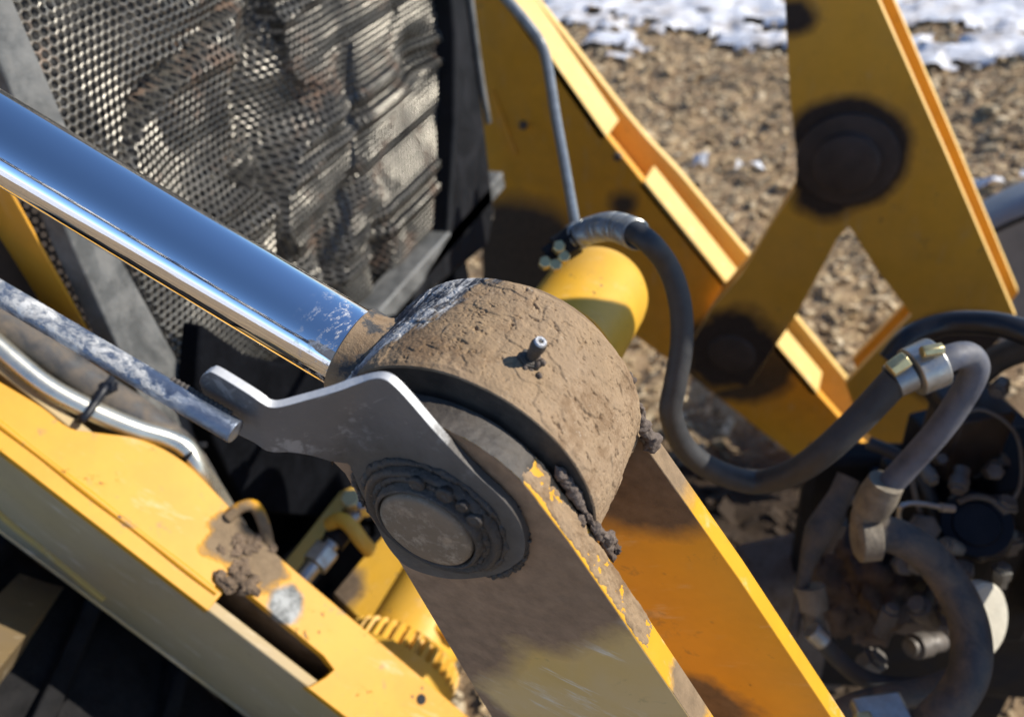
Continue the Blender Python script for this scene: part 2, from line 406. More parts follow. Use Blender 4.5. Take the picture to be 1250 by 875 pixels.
# ------------------------------------------------------------------ ground, snow
ZG = -1.28
def axis_coords(c0, c1, step, out, grow=1.16):
    a = list(np.arange(c0, c1 + 1e-6, step)); s_ = step; lo = [c0]; hi = [a[-1]]
    while lo[-1] > -out: s_ *= grow; lo.append(lo[-1] - s_)
    s_ = step
    while hi[-1] < out: s_ *= grow; hi.append(hi[-1] + s_)
    return np.array(lo[1:][::-1] + a + hi[1:])
gx = axis_coords(-2.6, 2.2, .022, 120); gy = axis_coords(-.6, 5.2, .022, 120)
GX, GY = np.meshgrid(gx, gy, indexing='ij')
def ground_h(x, y):
    near = np.exp(-((x / 9) ** 2 + ((y - 2) / 9) ** 2))
    h = .05 * fbm(x * 1.3, y * 1.3, 0, 4) + .040 * (1 - np.abs(fbm(x * 5, y * 5, 3, 3))) * near + .020 * fbm(x * 18, y * 18, 5, 3) * near
    return ZG + h - .02 + .25 * fbm(x * .05, y * .05, 9, 3) * np.clip((np.hypot(x, y) - 8) / 20, 0, 3)
GZ = ground_h(GX, GY)
s = NT("churned_mud_ground")
n = s.noise(5, 8, .7); n2 = s.noise(55, 7, .78); v = s.vor(42, 'F1', out=1)
hs = s.n('ShaderNodeSeparateColor'); s.link(v, hs.inputs[0])
c = s.mix(s.ramp(n2, (.32, 0), (.68, 1)), (.17, .112, .060), (.62, .45, .25)); c = s.mix(s.ramp(n, (.38, 0), (.66, .6)), c, (.20, .135, .085))
c = s.mix(s.ramp(s.noise(1.6, 5, .6), (.40, 0), (.62, .75)), c, (.22, .148, .09)); c = s.mix(s.ramp(hs.outputs[0], (.80, 0), (.86, .5)), c, (.50, .39, .24))
shade_patch = s.blob((.0, .82, ZG), .42, .25, .3, 3); c = s.mix(shade_patch, c, s.mix(n2, (.022, .015, .010), (.07, .047, .03)))  # dark patch in the soil colour stands in for missing shade
pos = s.n('ShaderNodeVectorMath', operation='LENGTH'); s.link(s.tc, pos.inputs[0])
fs = s.math('DIVIDE', s.math('SUBTRACT', pos.outputs['Value'], 7.0), 3.0)
fs = s.ramp(s.math('ADD', fs, s.math('MULTIPLY', s.math('SUBTRACT', s.noise(.8, 6, .6), .5), 2.6)), (.45, 0), (.6, .92))
c = s.mix(fs, c, (.80, .81, .84))
M_GROUND = s.set(c, .9, 0, s.bump(s.math('ADD', n2, s.noise(150, 5, .7)), .008, .7), .25)
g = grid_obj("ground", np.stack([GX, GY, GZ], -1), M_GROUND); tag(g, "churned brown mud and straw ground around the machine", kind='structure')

snow_px = [(1130, 88, .16, .16), (1225, 85, .25, .18), (745, 62, .2, .14), (1245, 225, .10, .08), (1085, 415, .02, .02), (800, 12, 1.5, .42), (880, 30, .75, .30), (1180, 30, .9, .55), (1240, 60, .7, .5), (700, 15, .7, .4), (1120, 60, .28, .28), (930, 55, .3, .22),
           (1215, 232, .16, .10), (1190, 245, .09, .07), (770, 70, .25, .14), (850, 203, .11, .05), (925, 212, .08, .05), (895, 207, .06, .03), (1085, 78, .2, .15)]
sx = np.arange(-6.5, 7.5, .03); sy = np.arange(1.2, 12, .03)
SX, SY = np.meshgrid(sx, sy, indexing='ij')
mask = np.full(SX.shape, -1.0)
for (px, py, rx, ry) in snow_px:
    q = onz(px, py, ZG)
    mask = np.maximum(mask, 1 - np.sqrt(((SX - q[0]) / rx) ** 2 + ((SY - q[1]) / ry) ** 2))
mask = np.maximum(mask, np.clip((SY - 5.2) / 1.0, -1, .5))
mask = mask - .02 + 1.7 * fbm(SX * 3.0, SY * 7.5, 7, 5, .7)
keep = mask > .12
SZ = ground_h(SX, SY) + np.clip(mask - .1, 0, .5) ** .5 * .075 - .01 + .012 * fbm(SX * 12, SY * 12, 2, 3)
idx = -np.ones(SX.shape, int); kq = keep[:-1, :-1] & keep[1:, :-1] & keep[1:, 1:] & keep[:-1, 1:]
use = np.zeros(SX.shape, bool)
for a, b in ((slice(None, -1), slice(None, -1)), (slice(1, None), slice(None, -1)), (slice(1, None), slice(1, None)), (slice(None, -1), slice(1, None))): use[a, b] |= kq
idx[use] = np.arange(use.sum())
SV = np.stack([SX[use], SY[use], SZ[use]], -1)
SF = np.stack([idx[:-1, :-1][kq], idx[1:, :-1][kq], idx[1:, 1:][kq], idx[:-1, 1:][kq]], -1)
s = NT("crusted_snow")
c = s.mix(s.ramp(s.noise(7, 7, .7), (.46, 0), (.66, .7)), (.80, .81, .84), (.42, .34, .26))
s.b.inputs['Subsurface Weight'].default_value = 0.0
M_SNOW = s.set(c, .6, 0, s.bump(s.noise(30, 6, .7), .02, .7))
o = mesh_obj("snow", SV, SF.tolist(), M_SNOW); tag(o, "patchy melting snow lying on the brown ground", kind='structure')

# chips, straw and clods lying on the ground
rnd = np.random.RandomState(3)
N = 26000
cx = rnd.uniform(-1.9, 1.9, N); cy = .3 + 4.4 * rnd.uniform(0, 1, N) ** 1.1
L = rnd.uniform(.004, .014, N) * (1 + 1.2 * (rnd.rand(N) < .12)); L = L * 1.3; W = L * rnd.uniform(.08, .5, N); H = L * rnd.uniform(.08, .35, N); A = rnd.uniform(0, np.pi, N); B_ = rnd.uniform(-.6, .6, N)
base = np.array([[x, y, z] for x in (-1, 1) for y in (-1, 1) for z in (-1, 1)], float)
P = base[None] * np.stack([L, W, H], -1)[:, None, :] * (1 + rnd.uniform(-.35, .35, (N, 8, 3)))
ca, sa, cb, sb = np.cos(A)[:, None], np.sin(A)[:, None], np.cos(B_)[:, None], np.sin(B_)[:, None]
x, y, z = P[..., 0], P[..., 1], P[..., 2]
x, z = x * cb + z * sb, -x * sb + z * cb
x, y = x * ca - y * sa, x * sa + y * ca
P = np.stack([x + cx[:, None], y + cy[:, None], z + (ground_h(cx, cy) + H * .5)[:, None]], -1)
Fq = np.array([[0, 1, 3, 2], [4, 6, 7, 5], [0, 4, 5, 1], [2, 3, 7, 6], [0, 2, 6, 4], [1, 5, 7, 3]])
s = NT("straw_and_clods"); v = s.vor(45, 'F1', out=1); hs = s.n('ShaderNodeSeparateColor'); s.link(v, hs.inputs[0])
c = s.ramp(hs.outputs[0], (0, (.17, .11, .062)), (.3, (.36, .25, .14)), (.7, (.56, .42, .24)), (1.0, (.80, .66, .44)))
c = s.mix(s.blob((.0, .82, ZG), .42, .25, .3, 3), c, (.05, .034, .022))  # same painted shade patch carried over onto the chips
M_CHIP = s.set(c, .85, 0, s.bump(s.noise(200, 5), .004, .7), .3)
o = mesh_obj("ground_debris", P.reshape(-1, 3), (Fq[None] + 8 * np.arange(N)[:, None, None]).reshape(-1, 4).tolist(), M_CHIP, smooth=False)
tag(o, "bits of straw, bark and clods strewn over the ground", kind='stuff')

# ------------------------------------------------------------------ near cylinder: rod, boss, fitting
YR = -.025
RDIR = nrm((-.8730, 0, .4877))
BY0, BY1, BR = -.0605, .0105, .0725
cyl = thing("hydraulic_cylinder", (0, YR, -.0725), "hydraulic cylinder with mirror chrome rod and mud-caked round rod end pinned between two yellow plates", "hydraulic cylinder")
tube("piston_rod", [RDIR * .062 + [0, YR, 0], RDIR * .60 + [0, YR, 0]], .0226, M_CHROME, cyl, seg=96, n=24)
# boss, displaced mud surface
nt, ny = 900, 230
TH = np.linspace(0, 2 * np.pi, nt, endpoint=False); YY = np.linspace(BY0, BY1, ny)
T2, Y2 = np.meshgrid(TH, YY, indexing='ij')
S2 = T2 * BR
cc, ss = np.cos(T2), np.sin(T2)
D = .0010 * fbm(cc * 3, ss * 3, Y2 * 40, 4) + .00045 * fbm(cc * 22, ss * 22, Y2 * 300, 4, .6) + .00028 * fbm(cc * 75, ss * 75, Y2 * 1000, 3, .6)
D += .0006
# short jagged drying cracks
rnd = np.random.RandomState(12)
crack = np.zeros_like(D)
vis = (T2 > math.radians(-25)) & (T2 < math.radians(150)) | (T2 > math.radians(335))
def carve(pts, w, depth):
    global crack
    pts = np.array(pts)
    lo = pts.min(0) - w * 3; hi = pts.max(0) + w * 3
    i0, i1 = np.searchsorted(TH * BR, [lo[0], hi[0]]); j0, j1 = np.searchsorted(YY, [lo[1], hi[1]])
    if i1 <= i0 or j1 <= j0: return
    a = S2[i0:i1, j0:j1]; b = Y2[i0:i1, j0:j1]; best = np.full(a.shape, 9.0)
    for (p, q) in zip(pts[:-1], pts[1:]):
        d = q - p; t = np.clip(((a - p[0]) * d[0] + (b - p[1]) * d[1]) / (d @ d + 1e-12), 0, 1)
        best = np.minimum(best, np.hypot(a - p[0] - t * d[0], b - p[1] - t * d[1]))
    crack[i0:i1, j0:j1] = np.maximum(crack[i0:i1, j0:j1], depth * np.clip(1 - best / w, 0, 1))
for k in range(90):
    th = rnd.uniform(math.radians(0), math.radians(105)); p = np.array([th * BR, rnd.uniform(BY0 + .004, BY1 - .003)])
    if k > 60: p = np.array([rnd.normal(math.radians(40), math.radians(15)) * BR, rnd.normal(-.022, .015)])
    main = math.radians(rnd.choice([168, 182, 200, 90]) if rnd.rand() < .8 else rnd.uniform(0, 360)); ang = main; pts = [p.copy()]
    big = rnd.rand() < .22; w_ = rnd.uniform(.00018, .0004) * (1.5 if big else 1)
    for q in range(rnd.randint(3, 8) if not big else rnd.randint(8, 16)):
        ang = main + rnd.normal(0, .75)
        pts.append(pts[-1] + np.array([math.cos(ang), math.sin(ang)]) * rnd.uniform(.0004, .0013))
    m0 = len(pts) // 2
    carve(pts, w_, .0006 if not big else .0010); carve(pts[max(0, m0 - 2):m0 + 2], w_ * 1.8, .0010 if not big else .0018)
cu, cv = S2 / .0035, Y2 / .0020
n_a = fbm(cu * .42 + .5 * fbm(cu * 1.3, cv * 1.3, 5, 3), cv * .42, 11, 3); n_m = fbm(cu * .16, cv * .16, 13, 2)
D -= .0011 * np.clip(1 - np.abs(n_a) / .022, 0, 1) * np.clip((n_m - .12) / .1, 0, 1) * vis
n_p = fbm(S2 * 95, Y2 * 95, 21, 2); D += .0006 * np.clip((n_p - .05) / .05, 0, 1) * vis
pit = np.clip(fbm(cc * 60 + 9, ss * 60, Y2 * 830, 3, .6) - .36, 0, 1) * .0030
D -= pit * vis
D -= crack * (vis)
# thin out mud near the rims and scuffed top, leave a pressed lip
e = np.minimum(Y2 - BY0, BY1 - Y2)
D *= np.clip(e / .003, .25, 1)
Rr = BR - .0006 + D
Rr[:, 0] -= .0012; Rr[:, -1] -= .0012
P = np.stack([Rr * cc, Y2, Rr * ss], -1)
boss = grid_obj("rod_end", P, M_BOSS, cyl, closed_u=True)
# end faces of the boss
s = NT("dark_greasy_steel"); n = s.noise(60, 7, .7)
c = s.mix(s.ramp(n, (.35, 0), (.7, 1)), (.030, .026, .023), (.085, .070, .055))
M_DARK = s.set(c, .6, 0, s.bump(s.noise(180, 7, .7), .0009, .8), .45)
lathe("end_face", [(0, .026), (0, .060), (.0008, .068), (.0003, .0716), (.004, .0717)], (0, BY0, 0), (0, 1, 0), M_DARK, cyl, seg=128, closed=False)
lathe("end_face", [(0, .026), (0, .069), (-.002, .0715)], (0, BY1, 0), (0, 1, 0), M_DARK, cyl, seg=96, closed=False)
lathe("bushing", [(0, .026), (0, .034), (.068, .034), (.068, .026)], (0, BY0 - .0015, 0), (0, 1, 0), M_DARK, cyl, seg=64, closed=False)
# collar and weld where the rod enters the boss
s, k, h = mud_mat("collar_mud"); k = s.mix(s.ramp(s.noise(70, 6, .7), (.5, 0), (.58, 1)), k, (.07, .07, .07)); M_COLLAR = s.set(k, .8, 0, s.bump(h, .001, .9), .3)
lathe("weld_collar", [(.060, .0300), (.0715, .0262), (.0735, .0250), (.0835, .0246), (.0845, .0225)], (0, YR, 0), RDIR, M_COLLAR, cyl, seg=72, closed=False)
# grease nipple, radial at 60 degrees
fa = math.radians(60.0); FN = np.array([math.cos(fa), 0, math.sin(fa)]); FB = FN * (BR - .0005) + np.array([0, -.0345, 0])
gf = lathe("grease_fitting", [(-.001, .0042), (.0035, .0042), (.0035, .0026), (.0055, .0026), (.0062, .0031), (.0085, .0031), (.0105, .0036), (.0125, .0036), (.0142, .0030), (.0146, .0024)],
           FB, FN, M_DARK, cyl, seg=24, angle=25)
M_NIP = plain("nipple_steel", (.45, .45, .45), .35, .7, .2, 300)
lathe("nipple_tip", [(.0143, .0031), (.0152, .0026), (.0152, .0014), (.0144, .0010), (.0144, .0002)], FB, FN, M_NIP, gf, seg=24).matrix_parent_inverse = Matrix.Identity(4)
lathe("hex_base", [(-.001, .0056), (.0026, .0056), (.0030, .0050)], FB + FN * 0, FN, M_DARK, gf, seg=6, bevel=.0003).matrix_parent_inverse = Matrix.Identity(4)
rnd = np.random.RandomState(5)
o = clods("mud_clod", [(FB + FN * .0006 + np.array([rnd.uniform(-.005, .007), rnd.uniform(-.007, .004), rnd.uniform(-.003, .001)]), rnd.uniform(.0012, .0024)) for _ in range(16)], M_DMUD, cyl, seed=2); o['kind'] = 'stuff'
# barrel of the same cylinder further back along the rod
M_YPLAIN = yellow("yellow_paint_barrel", dust=.3)
lathe("gland", [(.60, .030), (.60, .040), (.64, .040), (.64, .046), (1.1, .046), (1.1, .01)], (0, YR, 0), RDIR, M_YPLAIN, cyl, seg=48)

# ------------------------------------------------------------------ near clevis lever
def arcpts(r, a0, a1, n, y):
    return [np.array([r * math.cos(math.radians(a)), y, r * math.sin(math.radians(a))]) for a in np.linspace(a0, a1, n)]
PYF, PT = -.079, .0155
plate_front = yellow("yellow_lever_front", base=(.72, .42, .06), dust=.95, dustc=(.70, .49, .25), scr=(.9, 0, -.25), streak=1.0, grime=.35,
                     mud=[((0.005, PYF, 0.0), .105, .02, .05, 22), ((-.055, PYF, -.11), .075, .02, .05, 22), ((-.045, PYF, -.22), .055, .012, .04, 22)], mudc=(.38, .235, .135), chips=.2)
near_poly = arcpts(.0590, 165, 22, 34, PYF) + [np.array([x, PYF, z]) for x, z in ((.0655, .0015), (.0793, -.0292), (.1187, -.1180), (.1600, -.2130), (.2450, -.4000), (.060, -.4400), (.0250, -.3550), (-.0078, -.2105), (-.0371, -.0606), (-.0480, -.0150), (-.0520, .0080))]
lever = thing("clevis_lever", (.15, -.03, -.42), "yellow two-plate lever clamping the muddy rod end, running down out of the picture", "lever")
rim = yellow("yellow_lever_edge", base=(.66, .33, .008), dust=.08, streak=.4, chips=.8, mud=[((.118, -.068, -.118), .022, .008, .04, 60)], mudc=MUDC)
pl = prism("side_plate", near_poly, (0, PT, 0), plate_front, lever, bevel=.0007)
pl.data.materials.append(rim)
for p in pl.data.polygons:
    if abs(p.normal.y) < .5: p.material_index = 1
def inner_side(o, m_inner):
    o.data.materials.append(m_inner); k_ = len(o.data.materials) - 1
    for p in o.data.polygons:
        if p.normal.y < -.5: p.material_index = k_
FY = .0125
far_inner = yellow("yellow_lever_inside", base=(.78, .355, .010), dust=.12, streak=.3, grime=.5, scr=(.75, 0, .4), mud=[((.055, FY, -.01), .092, .02, .03, 30), ((.105, FY, -.30), .05, .02, .05, 25)], mudc=(.20, .135, .085), chips=.3, rough=.35)
rim2 = yellow("yellow_far_edge", base=(.66, .33, .008), dust=.05, streak=.5, chips=.9, mud=[((.045, .02, .0), .085, .02, .03, 40)], mudc=MUDC)
far_poly = arcpts(.060, 200, 25, 30, FY) + [np.array([x, FY, z]) for x, z in ((.0600, -.0010), (.0680, -.0185), (.1270, -.1235), (.2030, -.2680), (.3100, -.4700), (.100, -.5000), (-.060, -.05))]
pf = prism("side_plate", far_poly, (0, .0135, 0), rim2, lever, bevel=.0007); inner_side(pf, far_inner)
# cross tube between the plates, low down, hidden from the photo's view by the near plate
lathe("spacer_tube", [(0, .03), (0, .045), (.0900, .045), (.0900, .03)], (.13, PYF + PT, -.40), (0, 1, 0), far_inner, lever, closed=False)
# weld bead and packed mud at the plate/boss corner
rnd = np.random.RandomState(21)
lumpy("packed_mud", [(.0560, -.0625, .0300), (.0600, -.0625, .0210), (.0640, -.0625, .0110), (.0680, -.0622, .0010), (.0720, -.0615, -.0100), (.0755, -.0600, -.0200), (.0770, -.0590, -.0290)], .0022, M_DMUD, lever, amp=.75, freq=230, n=30)['kind'] = 'stuff'
lumpy("packed_mud", [(.0705, -.0640, -.0040), (.0740, -.0600, -.0140), (.0775, -.0560, -.0230), (.0785, -.0545, -.0330)], .0028, M_DMUD, lever, amp=.9, freq=260, n=30, seed=4)['kind'] = 'stuff'
lumpy("packed_mud", [(.0640, .0105, .0250), (.0680, .0108, .0120), (.0720, .0108, -.0020), (.0755, .0105, -.0160), (.0780, .0100, -.0290)], .0030, M_DMUD, lever, amp=.85, freq=260, n=30, seed=7)['kind'] = 'stuff'
o = clods("packed_mud", [((.0655, -.0650, -.0015), .0040), ((.0765, -.0585, -.0310), .0034)], M_DMUD, lever, sub=4, seed=9); o['kind'] = 'stuff'
# uneven dried mud layer lying on the top edge of the near plate
U = np.linspace(0, 1, 240); Vv = np.linspace(0, 1, 26)
edge = [np.array([.0590 * math.cos(math.radians(a)), .0590 * math.sin(math.radians(a))]) for a in np.linspace(66, 22, 16)] + [np.array(q) for q in ((.0655, .0015), (.0793, -.0292), (.1000, -.0759), (.1130, -.1050))]
edge = np.array(edge); el = np.concatenate([[0], np.cumsum(np.linalg.norm(np.diff(edge, axis=0), axis=1))]); el /= el[-1]
ex = np.interp(U, el, edge[:, 0]); ez = np.interp(U, el, edge[:, 1]); dx = np.gradient(ex); dz = np.gradient(ez); nn = np.hypot(dx, dz); nx, nz = -dz / nn, dx / nn
if nx[-1] < 0: nx, nz = -nx, -nz
UU, VV = np.meshgrid(U, Vv, indexing='ij')
hh = -.0016 * np.clip((.30 - UU) / .30 + .5 * fbm(UU * 26, VV * 3, 6, 3), 0, 1) * (UU < .40) + .0011 * fbm(UU * 24, VV * 3, 1, 4) + .0006 * fbm(UU * 110, VV * 14, 4, 3) + .0006 - .0035 * np.clip((UU - .72) / .28, 0, 1) * 1 - .0010 * np.clip(1 - VV / .14, 0, 1) * (1 + fbm(UU * 30, 0, 3, 3) * 1.6) - .0018 * (np.abs(VV - .5) > .46)
P = np.stack([ex[:, None] + nx[:, None] * hh, PYF + .0002 + VV * (PT - .0004), ez[:, None] + nz[:, None] * hh], -1)
grid_obj("mud_crust", P, M_MUD, lever)['kind'] = 'stuff'
aa = np.radians(np.linspace(168, 34, 150)); AA, VV = np.meshgrid(aa, Vv, indexing='ij')
rr_ = .0590 + .0006 + .0006 * fbm(AA * 14, VV * 3, 8, 4) - .0014 * np.clip((np.radians(38) - AA) / .1, 0, 1) - .0012 * (VV > .96)
grid_obj("rim_shade_film", np.stack([rr_ * np.cos(AA), PYF - .0002 + VV * PT, rr_ * np.sin(AA)], -1), M_DARK, lever)['kind'] = 'stuff'  # dark film stands in for the boss's shadow on the plate rim

# ------------------------------------------------------------------ pin
pin = thing("pivot_pin", (0, -.088, -.0245), "round worn steel end of the pivot pin ringed with black greasy mud", "pin")
lathe("pin_head", [(-.02, .0246), (-.090, .0246), (-.0925, .0236), (-.0932, .0212), (-.0934, .012), (-.0936, .0)], (-.0012, 0, -.0016), (0, 1, 0), M_PIN, pin, seg=96, angle=60)
rnd = np.random.RandomState(8)
wob = rnd.uniform(.97, 1.03, (30, 96))
for q in range(3): wob = (wob + np.roll(wob, 1, 1) + np.roll(wob, -1, 1)) / 3
lathe("retaining_ring", [(-.080, .0250), (-.0920, .0252), (-.0928, .0260), (-.0918, .0272), (-.0880, .0282), (-.0868, .0300), (-.0885, .0318), (-.0895, .0336), (-.0880, .0352), (-.0845, .0362), (-.080, .0365)], (-.0004, 0, -.0010), (0, 1, 0), M_GREASE, pin, seg=96, rmod=lambda i, j: wob[i % 30][j], closed=False, angle=180)
# greasy mud squeezed out around the ring
def ring(r, y, n=26, a0=0, a1=360): return [(r * math.cos(math.radians(a)), y, r * math.sin(math.radians(a))) for a in np.linspace(a0, a1, n)]
lumpy("grease_collar", ring(.0368, -.0842), .0018, M_GREASE, pin, amp=.55, freq=240, n=22, closed=True)['kind'] = 'stuff'
lumpy("grease_collar", ring(.0290, -.0868), .0019, M_GREASE, pin, amp=.5, freq=260, n=22, closed=True, seed=3)['kind'] = 'stuff'
lumpy("grease_collar", ring(.0462, -.0800), .0016, M_GREASE, pin, amp=.8, freq=300, n=22, closed=True, seed=8)['kind'] = 'stuff'
sp = []
for k in range(50):
    a = rnd.uniform(0, 2 * math.pi); r = .0470 + rnd.normal(0, .0007)
    sp.append((np.array([r * math.cos(a) , -.0800 + rnd.normal(0, .0006), r * math.sin(a)]), rnd.uniform(.0004, .0012)))
o = clods("grease_crumbs", sp, M_GREASE, pin, sub=2, seed=4); o['kind'] = 'stuff'
for a, r, w in ((62, .0305, .0042), (28, .0303, .0040), (45, .0312, .0030), (88, .0300, .0040)):
    c_ = np.array([r * math.cos(math.radians(a)), -.0905, r * math.sin(math.radians(a))])
    lathe("grease_plug", [(.003, w), (0, w), (-.0008, w * .85), (-.0003, w * .55), (-.0006, 0)], c_, (0, 1, 0), M_GREASE, pin, seg=20, angle=180)

# ------------------------------------------------------------------ indicator bracket and rod
ind = thing("level_indicator", (-.05, -.10, .02), "bare grey bent steel bracket with a scuffed round rod welded to its tab", "bracket")
BYP = -.0845
sect = [((243, 466), (250, 487), -.1040), ((246, 459), (262, 508), -.1045), ((253, 455), (280, 522), -.1045), ((262, 456), (290, 530), -.1045), ((300, 479), (310, 540), -.1045), ((318, 491), (323, 549), -.1043), ((330, 497), (336, 552), -.1030), ((345, 496), (355, 552), -.1008), ((375, 488), (380, 556), -.0955),
        ((410, 478), (404, 563), -.0902), ((435, 469), (418, 565), -.0862), ((452, 463), (427, 568), -.0848), ((466, 462), (434, 585), BYP), ((480, 470), (440, 600), BYP), ((500, 491), (450, 620), BYP), ((530, 526), (461, 645), BYP),
        ((558, 556), (474, 668), BYP), ((585, 583), (492, 688), BYP), ((610, 606), (515, 699), BYP), ((628, 628), (545, 706), BYP), ((639, 650), (575, 706), BYP), ((641, 668), (605, 701), BYP), ((638, 682), (622, 694), BYP)]
top = catmull([ony(*a, y) for a, b, y in sect], 5); bot = catmull([ony(*b, y) for a, b, y in sect], 5)
nv = 14
P = np.stack([top + (bot - top) * t for t in np.linspace(0, 1, nv)], 1)
# solid: front and back skin with rim
du = np.gradient(P, axis=0); dv = np.gradient(P, axis=1); Nn = np.cross(du, dv); Nn /= np.linalg.norm(Nn, axis=2)[..., None]
if Nn[len(Nn) // 2, nv // 2, 1] < 0: Nn = -Nn
Q = P + Nn * .0043
nu = len(P); V = np.concatenate([P.reshape(-1, 3), Q.reshape(-1, 3)]); n0 = nu * nv; F = []; E_ = []
for i in range(nu - 1):
    for j in range(nv - 1):
        a = i * nv + j; F.append((a, a + 1, a + nv + 1, a + nv)); F.append((n0 + a, n0 + a + nv, n0 + a + nv + 1, n0 + a + 1))
nf = len(F)
for i in range(nu - 1):
    for j, fl in ((0, 0), (nv - 1, 1)):
        a = i * nv + j; F.append((a, a + nv, n0 + a + nv, n0 + a))
for j in range(nv - 1):
    for a in (j, (nu - 1) * nv + j): F.append((a, a + 1, n0 + a + 1, n0 + a))
br = mesh_obj("bracket_plate", V, F, M_BRK, ind, bevel=.0005, angle=50)
br.data.materials.append(M_BRKEDGE)
for i_, p in enumerate(br.data.polygons):
    if i_ >= nf: p.material_index = 1
ra = ony(288, 527, -.1130); rb = ony(0, 358, -.1130); rd_ = nrm(rb - ra)
tube("indicator_rod", [ra, ra + rd_ * .60], .0054, M_IROD, ind, seg=40, n=60, bevel=.0004)
wp = [ra + rd_ * t + np.array([0, .0040, .0038]) for t in np.linspace(.004, .034, 14)]
tube("weld_bead", wp, .0016, M_DARK, ind, seg=10, n=3, rfun=lambda L_: .0003 * np.sin(L_ * 2600))

# ------------------------------------------------------------------ near loader boom
AYS = -.04
AP0 = ony(0, 550, AYS); AD = nrm(ony(390, 850, AYS) - AP0); AN = np.array([-AD[2], 0, AD[0]])
AY0, AY1 = AYS, AYS + .089
arm_top = yellow("yellow_arm_top", dust=.04, dustc=(.5, .33, .1), streak=.35, chips=1.0, grime=.8, rough=.5, scr=(.6, .2, -.7),
                 mud=[(onpl(290, 655, AP0, AN), .030, .008, .04, 45), (onpl(318, 690, AP0, AN), .024, .008, .04, 45), (onpl(330, 665, AP0, AN), .019, .008, .04, 45)], mudc=(.24, .17, .10),
                 bare=[(onpl(350, 738, AP0, AN), .018, .006, .020, 45)])
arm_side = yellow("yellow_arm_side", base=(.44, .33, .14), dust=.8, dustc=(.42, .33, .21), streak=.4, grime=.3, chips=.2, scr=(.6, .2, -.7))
arm = thing("loader_boom", AP0 + AD * .15 - AN * .16, "near yellow loader boom with sunlit worn top and a slot cut through its edge", "loader boom")
S0, S1 = -.55, .80
def apt(s_, y, d=0): return AP0 + AD * s_ + np.array([0, y - AP0[1], 0]) - AN * d
sa = float(np.dot(onpl(245, 742, AP0, AN) - AP0, AD)); sb_ = float(np.dot(onpl(385, 822, AP0, AN) - AP0, AD))
# top plate outline with the slot notch cut from its outer edge
wpx = [(0, 466), (50, 496), (85, 522), (120, 528), (175, 537), (225, 564), (270, 608), (300, 640), (345, 683), (430, 755), (500, 814), (572, 875), (640, 935)]
ups = [q for q in catmull([onpl(*q, AP0, AN) for q in wpx], 4)]
start_hi = apt(S0, ups[0][1])
notch = [onpl(*q, AP0, AN) for q in ((268, 728), (283, 712), (300, 722), (395, 800), (408, 817), (398, 826), (378, 838), (368, 846))]
outer = [apt(S0, AY0), onpl(258, 740, AP0, AN)] + notch + [apt(S1, AY0)]
# keep the outer edge straight on the Y = AY0 plane outside the notch
outer[1] = apt(float(np.dot(outer[1] - AP0, AD)), AY0)
outer[-2] = apt(float(np.dot(outer[-2] - AP0, AD)), AY0)
poly = outer + [apt(S1, ups[-1][1])] + ups[::-1] + [start_hi]
prism("top_plate", poly, -AN * .011, arm_top, arm, bevel=.005, seg=4)
side = box("side_plate", apt(S0, AY0 + .0035, .0115), AD * (S1 - S0), -AN * .205, (0, .011, 0), arm_side, arm, bevel=.002)
box("side_plate", apt(S0, min(q[1] for q in ups[16:]) - .014, .0115), AD * (S1 - S0), -AN * .205, (0, .011, 0), arm_side, arm, bevel=.002)
box("bottom_plate", apt(S0, AY0 + .001, .217), AD * (S1 - S0), -AN * .008, (0, AY1 - AY0, 0), arm_side, arm, bevel=.002)
# weld bead along the lit outer edge and the pressed crease on the side plate
tube("weld_bead", [apt(t, AY0 + .017, -.0004) for t in np.linspace(S0, float(np.dot(outer[1] - AP0, AD)) - .004, 60)], .0030, arm_top, arm, seg=10, n=2, rfun=lambda L_: .0005 * np.sin(L_ * 900))
M_CR = yellow("yellow_crease", base=(.55, .36, .06), dust=.3)
cr = [ony(-60, 560, AY0 + .0035), ony(0, 625, AY0 + .0035), ony(60, 674, AY0 + .0035), ony(128, 730, AY0 + .0035)]
tube("crease_rib", cr, [.0045, .0045, .0045, .0050], M_CR, arm, seg=10, n=6)
# slot interior: channel floor and inner wall
box("slot_wall", apt(float(np.dot(notch[1] - AP0, AD)), notch[1][1] + .004, .0112), AD * .17, -AN * .07, (0, .004, 0), M_DMUD, arm, bevel=.0005)
rnd = np.random.RandomState(31)
sp = [(onpl(*q, AP0, AN) + AN * .001, r_) for q, r_ in (((276, 714), .0075), ((289, 708), .0085), ((300, 716), .0080), ((268, 703), .0055), ((296, 697), .0060), ((309, 709), .0055), ((284, 697), .0050), ((312, 722), .0045))]
sp += [(onpl(300 + rnd.normal(0, 16), 672 + rnd.normal(0, 9), AP0, AN) - AN * .0045, rnd.uniform(.006, .009)) for _ in range(12)]
o = clods("packed_mud", sp, plain('earth_on_arm', (.15, .105, .068), .9, 0, .4, 60, .003), arm, sub=4, seed=6); o['kind'] = 'stuff'
# lug on the far edge of the top
lug = [onpl(278, 632, AP0, AN), onpl(290, 622, AP0, AN), onpl(305, 622, AP0, AN), onpl(318, 640, AP0, AN), onpl(330, 662, AP0, AN)]
tube("lifting_lug", [p + AN * k for p, k in zip(lug, (0, .008, .013, .008, -.005))], .006, arm_top, arm, seg=14)
lathe("bolt_hole", [(0, .0052), (.0008, .0052), (.0008, .0)], onpl(514, 853, AP0, AN) + AN * .0002, AN, M_BLACK, arm, seg=20)

